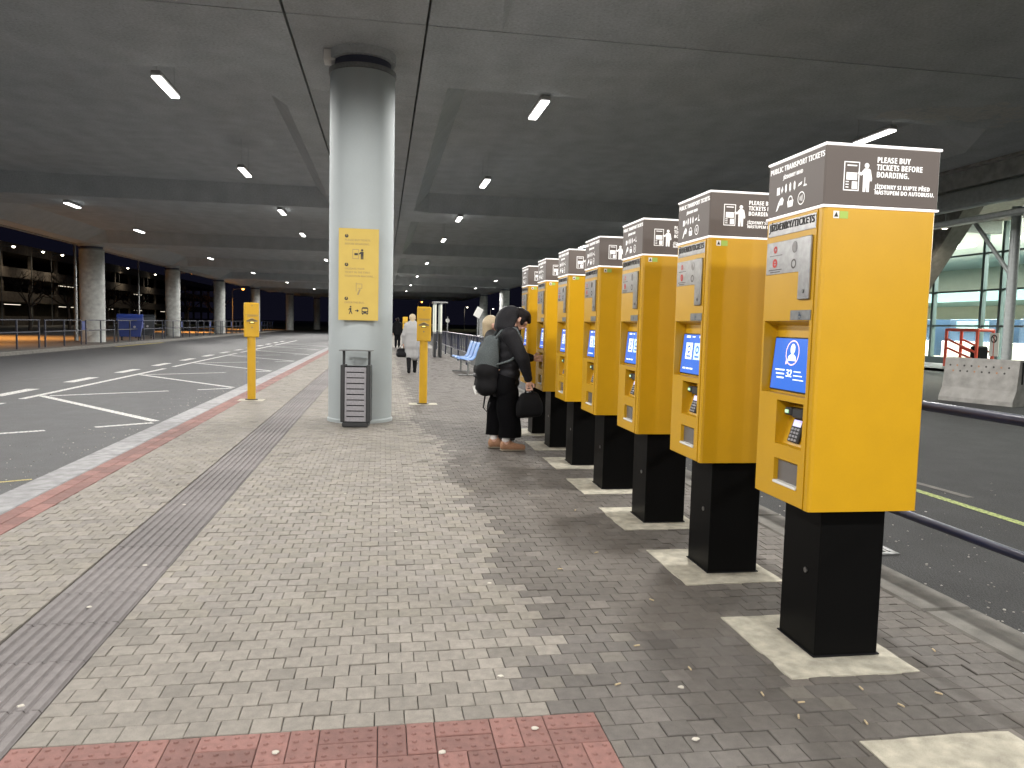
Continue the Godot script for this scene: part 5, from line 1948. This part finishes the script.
	b = thing("handbag", "dark handbag hanging at the side of the person in the pale coat", "bag", V(0.52, 0.46, 22.0))
	inst("bag_body", blob([cap(Vector3(-0.08, 0.06, -0.08), Vector3(0.08, 0.06, -0.08), 0.07, 0.07), cap(Vector3(-0.07, 0.18, -0.06), Vector3(0.07, 0.18, -0.06), 0.06, 0.06), cap(Vector3(-0.08, 0.06, 0.06), Vector3(0.08, 0.06, 0.06), 0.07, 0.07)], 0.014, 0.10), M.black_matte, b)
	s = ST()
	tube(s, [Vector3(-0.06, 0.22, 0), Vector3(0.02, 0.36, 0), Vector3(0.08, 0.22, 0)], [0.01, 0.01, 0.01], 6)
	obj("handle", s, M.black_matte, b)
	simple_person(V(0.80, 0, 44.0), PI / 2, "tiny dark dressed person far along the platform beside the big column", M.hair_dark, M.black_matte, M.black_matte, M.black_matte, 1.7, 0.0, false)

func simple_person(at: Vector3, turn: float, label: String, hair: Material, coat: Material, legs: Material, shoes: Material, hgt: float, lean: float, long_coat: bool) -> void:
	# faces local +x
	var t := thing("person", label, "person", at, turn)
	var k := hgt / 1.70
	var v := func(x: float, y: float, z: float) -> Vector3:
		return Vector3(x + lean * maxf(y - 0.9, 0.0) * 1.2, y, z) * k
	var body := []
	var lg := []
	for sg in [-1.0, 1.0]:
		var st: float = 0.14 * sg if long_coat else 0.03 * sg
		body.append(cap(v.call(st, 0.09, 0.09 * sg), v.call(st * 0.5 + 0.03, 0.48, 0.09 * sg), 0.04, 0.055))
		body.append(cap(v.call(st * 0.5 + 0.03, 0.48, 0.09 * sg), v.call(0, 0.88, 0.085 * sg), 0.058, 0.08))
		body.append(cap(v.call(st - 0.02, 0.05, 0.09 * sg), v.call(st + 0.13, 0.035, 0.10 * sg), 0.035, 0.026))
		body.append(cap(v.call(0, 1.38, 0.17 * sg), v.call(0.0, 1.10, 0.23 * sg), 0.048, 0.04))
		body.append(cap(v.call(0.0, 1.10, 0.23 * sg), v.call(0.05, 0.86, 0.24 * sg), 0.038, 0.028))
		body.append_array(hand_caps(v.call(0.05, 0.86, 0.24 * sg), Vector3(0.1, -1, 0), Vector3(1, 0, 0), 0.4))
		lg.append(cap(v.call(st, 0.14, 0.09 * sg), v.call(st * 0.5 + 0.03, 0.48, 0.09 * sg), 0.055 if long_coat else 0.075, 0.075))
		lg.append(cap(v.call(st * 0.5 + 0.03, 0.48, 0.09 * sg), v.call(0, 0.90, 0.08 * sg), 0.078, 0.10))
	body.append(cap(v.call(0, 0.92, -0.05), v.call(0, 0.92, 0.05), 0.10, 0.10))
	body.append(cap(v.call(0, 0.95, 0), v.call(0, 1.32, 0), 0.11, 0.12))
	body.append(cap(v.call(0, 1.40, -0.12), v.call(0, 1.40, 0.12), 0.06, 0.06))
	body.append(cap(v.call(0, 1.42, 0), v.call(0.02, 1.50, 0), 0.05, 0.05))
	inst("body", blob(body, 0.016, 0.035), M.skin, t)
	var hc: Vector3 = v.call(0.03, 1.585, 0)
	inst("head", head_mesh(hc, Vector3(1, -0.2 - lean, 0), Vector3.UP), M.skin, t)
	inst("hair", blob([cap(hc + Vector3(-0.02, 0.045, 0), hc + Vector3(-0.015, 0.045, 0), 0.088, 0.088), cap(hc + Vector3(-0.045, 0.02, 0), hc + Vector3(-0.06, -0.10, 0), 0.08, 0.06)], 0.012, 0.03), hair, t)
	var c := []
	for q in [[0.80, 0.145], [0.92, 0.145], [1.04, 0.14], [1.16, 0.145], [1.28, 0.14], [1.37, 0.115]]:
		c.append(cap(v.call(0, q[0], -0.08), v.call(0, q[0], 0.08), q[1], q[1]))
	if long_coat:
		c.append(cap(v.call(0, 0.50, -0.08), v.call(0, 0.85, -0.08), 0.135, 0.125))
		c.append(cap(v.call(0, 0.50, 0.08), v.call(0, 0.85, 0.08), 0.135, 0.125))
	for sg in [-1.0, 1.0]:
		c.append(cap(v.call(0, 1.38, 0.16 * sg), v.call(0.0, 1.10, 0.235 * sg), 0.075, 0.068))
		c.append(cap(v.call(0.0, 1.10, 0.235 * sg), v.call(0.05, 0.88, 0.245 * sg), 0.066, 0.052))
	c.append(cap(v.call(-0.02, 1.46, -0.04), v.call(-0.02, 1.46, 0.04), 0.075, 0.075))
	inst("coat" if long_coat else "jacket", blob(c, 0.016, 0.04), coat, t)
	inst("trousers", blob(lg, 0.016, 0.04), legs, t)
	for sg in [-1.0, 1.0]:
		var st: float = 0.14 * sg if long_coat else 0.03 * sg
		inst("shoe", blob([cap(v.call(st - 0.03, 0.05, 0.09 * sg), v.call(st + 0.03, 0.052, 0.09 * sg), 0.044, 0.046), cap(v.call(st + 0.03, 0.048, 0.09 * sg), v.call(st + 0.14, 0.038, 0.10 * sg), 0.046, 0.033), cap(v.call(st - 0.02, 0.08, 0.09 * sg), v.call(st - 0.02, 0.15, 0.09 * sg), 0.046, 0.05)], 0.010, 0.025), shoes, t)

func loft(rings: Array, n: int, fold: float, waves: int) -> ArrayMesh:
	# rings: [centre, radius along x, radius along z] from bottom to top; soft vertical folds of relative depth fold
	var s := SurfaceTool.new()
	s.begin(Mesh.PRIMITIVE_TRIANGLES)
	s.set_smooth_group(0)
	for i in rings.size():
		for k in n:
			var a := TAU * k / n
			var w := 1.0 + fold * sin(waves * a + 0.7 * sin(i * 0.35) + i * 0.06) * (1.0 - 0.6 * i / rings.size())
			s.add_vertex(rings[i][0] + Vector3(cos(a) * rings[i][1] * w, 0, sin(a) * rings[i][2] * w))
	s.add_vertex(rings[-1][0])
	for i in rings.size() - 1:
		for k in n:
			var k2 := (k + 1) % n
			var q := [i * n + k, i * n + k2, (i + 1) * n + k2, (i + 1) * n + k]
			for e in [0, 1, 2, 0, 2, 3]:
				s.add_index(q[e])
	var l := (rings.size() - 1) * n
	for k in n:
		s.add_index(l + k); s.add_index(l + (k + 1) % n); s.add_index(rings.size() * n)
	s.generate_normals()
	return s.commit()

# ---------------------------------------------------------------- litter
func build_litter() -> void:
	# grit and gravel swept to the kerbs
	var pebble := ST()
	lathe(pebble, [Vector2(0.0, 0.0), Vector2(0.009, 0.001), Vector2(0.008, 0.006), Vector2(0.0, 0.008)], 6)
	var mm := MultiMesh.new()
	mm.transform_format = MultiMesh.TRANSFORM_3D
	mm.use_colors = true
	mm.mesh = commit(pebble)
	mm.instance_count = 1500
	for i in 1500:
		var left := rng.randf() < 0.55
		var gx := -3.02 - absf(rng.randfn(0, 0.55)) if left else 3.14 + absf(rng.randfn(0, 1.3))
		var gf := 3.0 + pow(rng.randf(), 1.6) * 16.0
		var sc := rng.randf_range(0.25, 1.0)
		mm.set_instance_transform(i, Transform3D(Basis.from_euler(Vector3(0, rng.randf() * TAU, 0)).scaled(Vector3(sc * rng.randf_range(0.7, 1.5), sc, sc)), V(gx, -0.12, gf)))
		var g := rng.randf_range(0.12, 0.5)
		mm.set_instance_color(i, Color(g, g * 0.96, g * 0.88))
	var mi := MultiMeshInstance3D.new()
	mi.name = "road_grit"
	mi.multimesh = mm
	var gm := mat(Color.WHITE, 0.85)
	gm.vertex_color_use_as_albedo = true
	mi.material_override = gm
	mi.set_meta("kind", "stuff")
	mi.set_meta("label", "pale grit scattered on the asphalt along both kerbs")
	mi.set_meta("category", "grit")
	add_child(mi, true)
	var s := ST()
	rod(s, Vector3(-0.014, 0.004, 0), Vector3(0.006, 0.004, 0), 0.0038, 7)
	rod(s, Vector3(0.006, 0.004, 0), Vector3(0.014, 0.0035, 0.001), 0.0038, 7, 0.003)
	var bm := commit(s)
	var spots := [[2.0, 2.55], [1.78, 2.45], [1.62, 2.62], [1.50, 2.70], [1.93, 2.70], [2.22, 2.62], [1.55, 2.52], [1.30, 2.95], [1.15, 3.2], [2.5, 3.0], [1.42, 3.75], [1.05, 4.3], [1.36, 4.6], [2.45, 3.5], [1.5, 5.7], [0.95, 2.85], [1.25, 6.3]]
	for p in spots:
		var o := inst(numbered("cigarette_butt"), bm, M.butt)
		o.position = V(p[0], 0.0005, p[1])
		o.rotation.y = rng.randf() * TAU
		tag(o, "cigarette butt lying on the dark paving near the ticket machines", "cigarette butt", "cigarette butts near the machines")
	for p in [[-0.34, 2.52], [0.21, 2.45], [0.55, 2.56], [0.49, 2.98], [1.20, 2.80], [-1.42, 3.95], [-1.30, 2.95], [-1.35, 4.6], [0.1, 5.2], [-0.3, 6.4], [-1.5, 6.1], [1.1, 2.42], [0.6, 4.1]]:
		s = ST()
		var pts := PackedVector2Array()
		for k in 10:
			var a := TAU * k / 10
			var r := 0.010 * rng.randf_range(0.75, 1.2)
			pts.append(Vector2(cos(a) * r * 1.2, sin(a) * r))
		poly(s, pts, Vector3(0, 0.003, 0), Vector3.RIGHT, Vector3.FORWARD)
		for k in 10:
			var a := pts[k]
			var b := pts[(k + 1) % 10]
			quad(s, V(a.x, 0.003, a.y), V(b.x, 0.003, b.y), V(b.x * 1.2, 0, b.y * 1.2), V(a.x * 1.2, 0, a.y * 1.2), V(a.x, 0.01, a.y))
		var o := obj(numbered("chewing_gum"), s, M.gum)
		o.position = V(p[0], 0.003 if p[1] < 2.66 else 0.001, p[1])
		tag(o, "pale trodden chewing gum spot on the paving", "chewing gum", "gum spots on the paving")
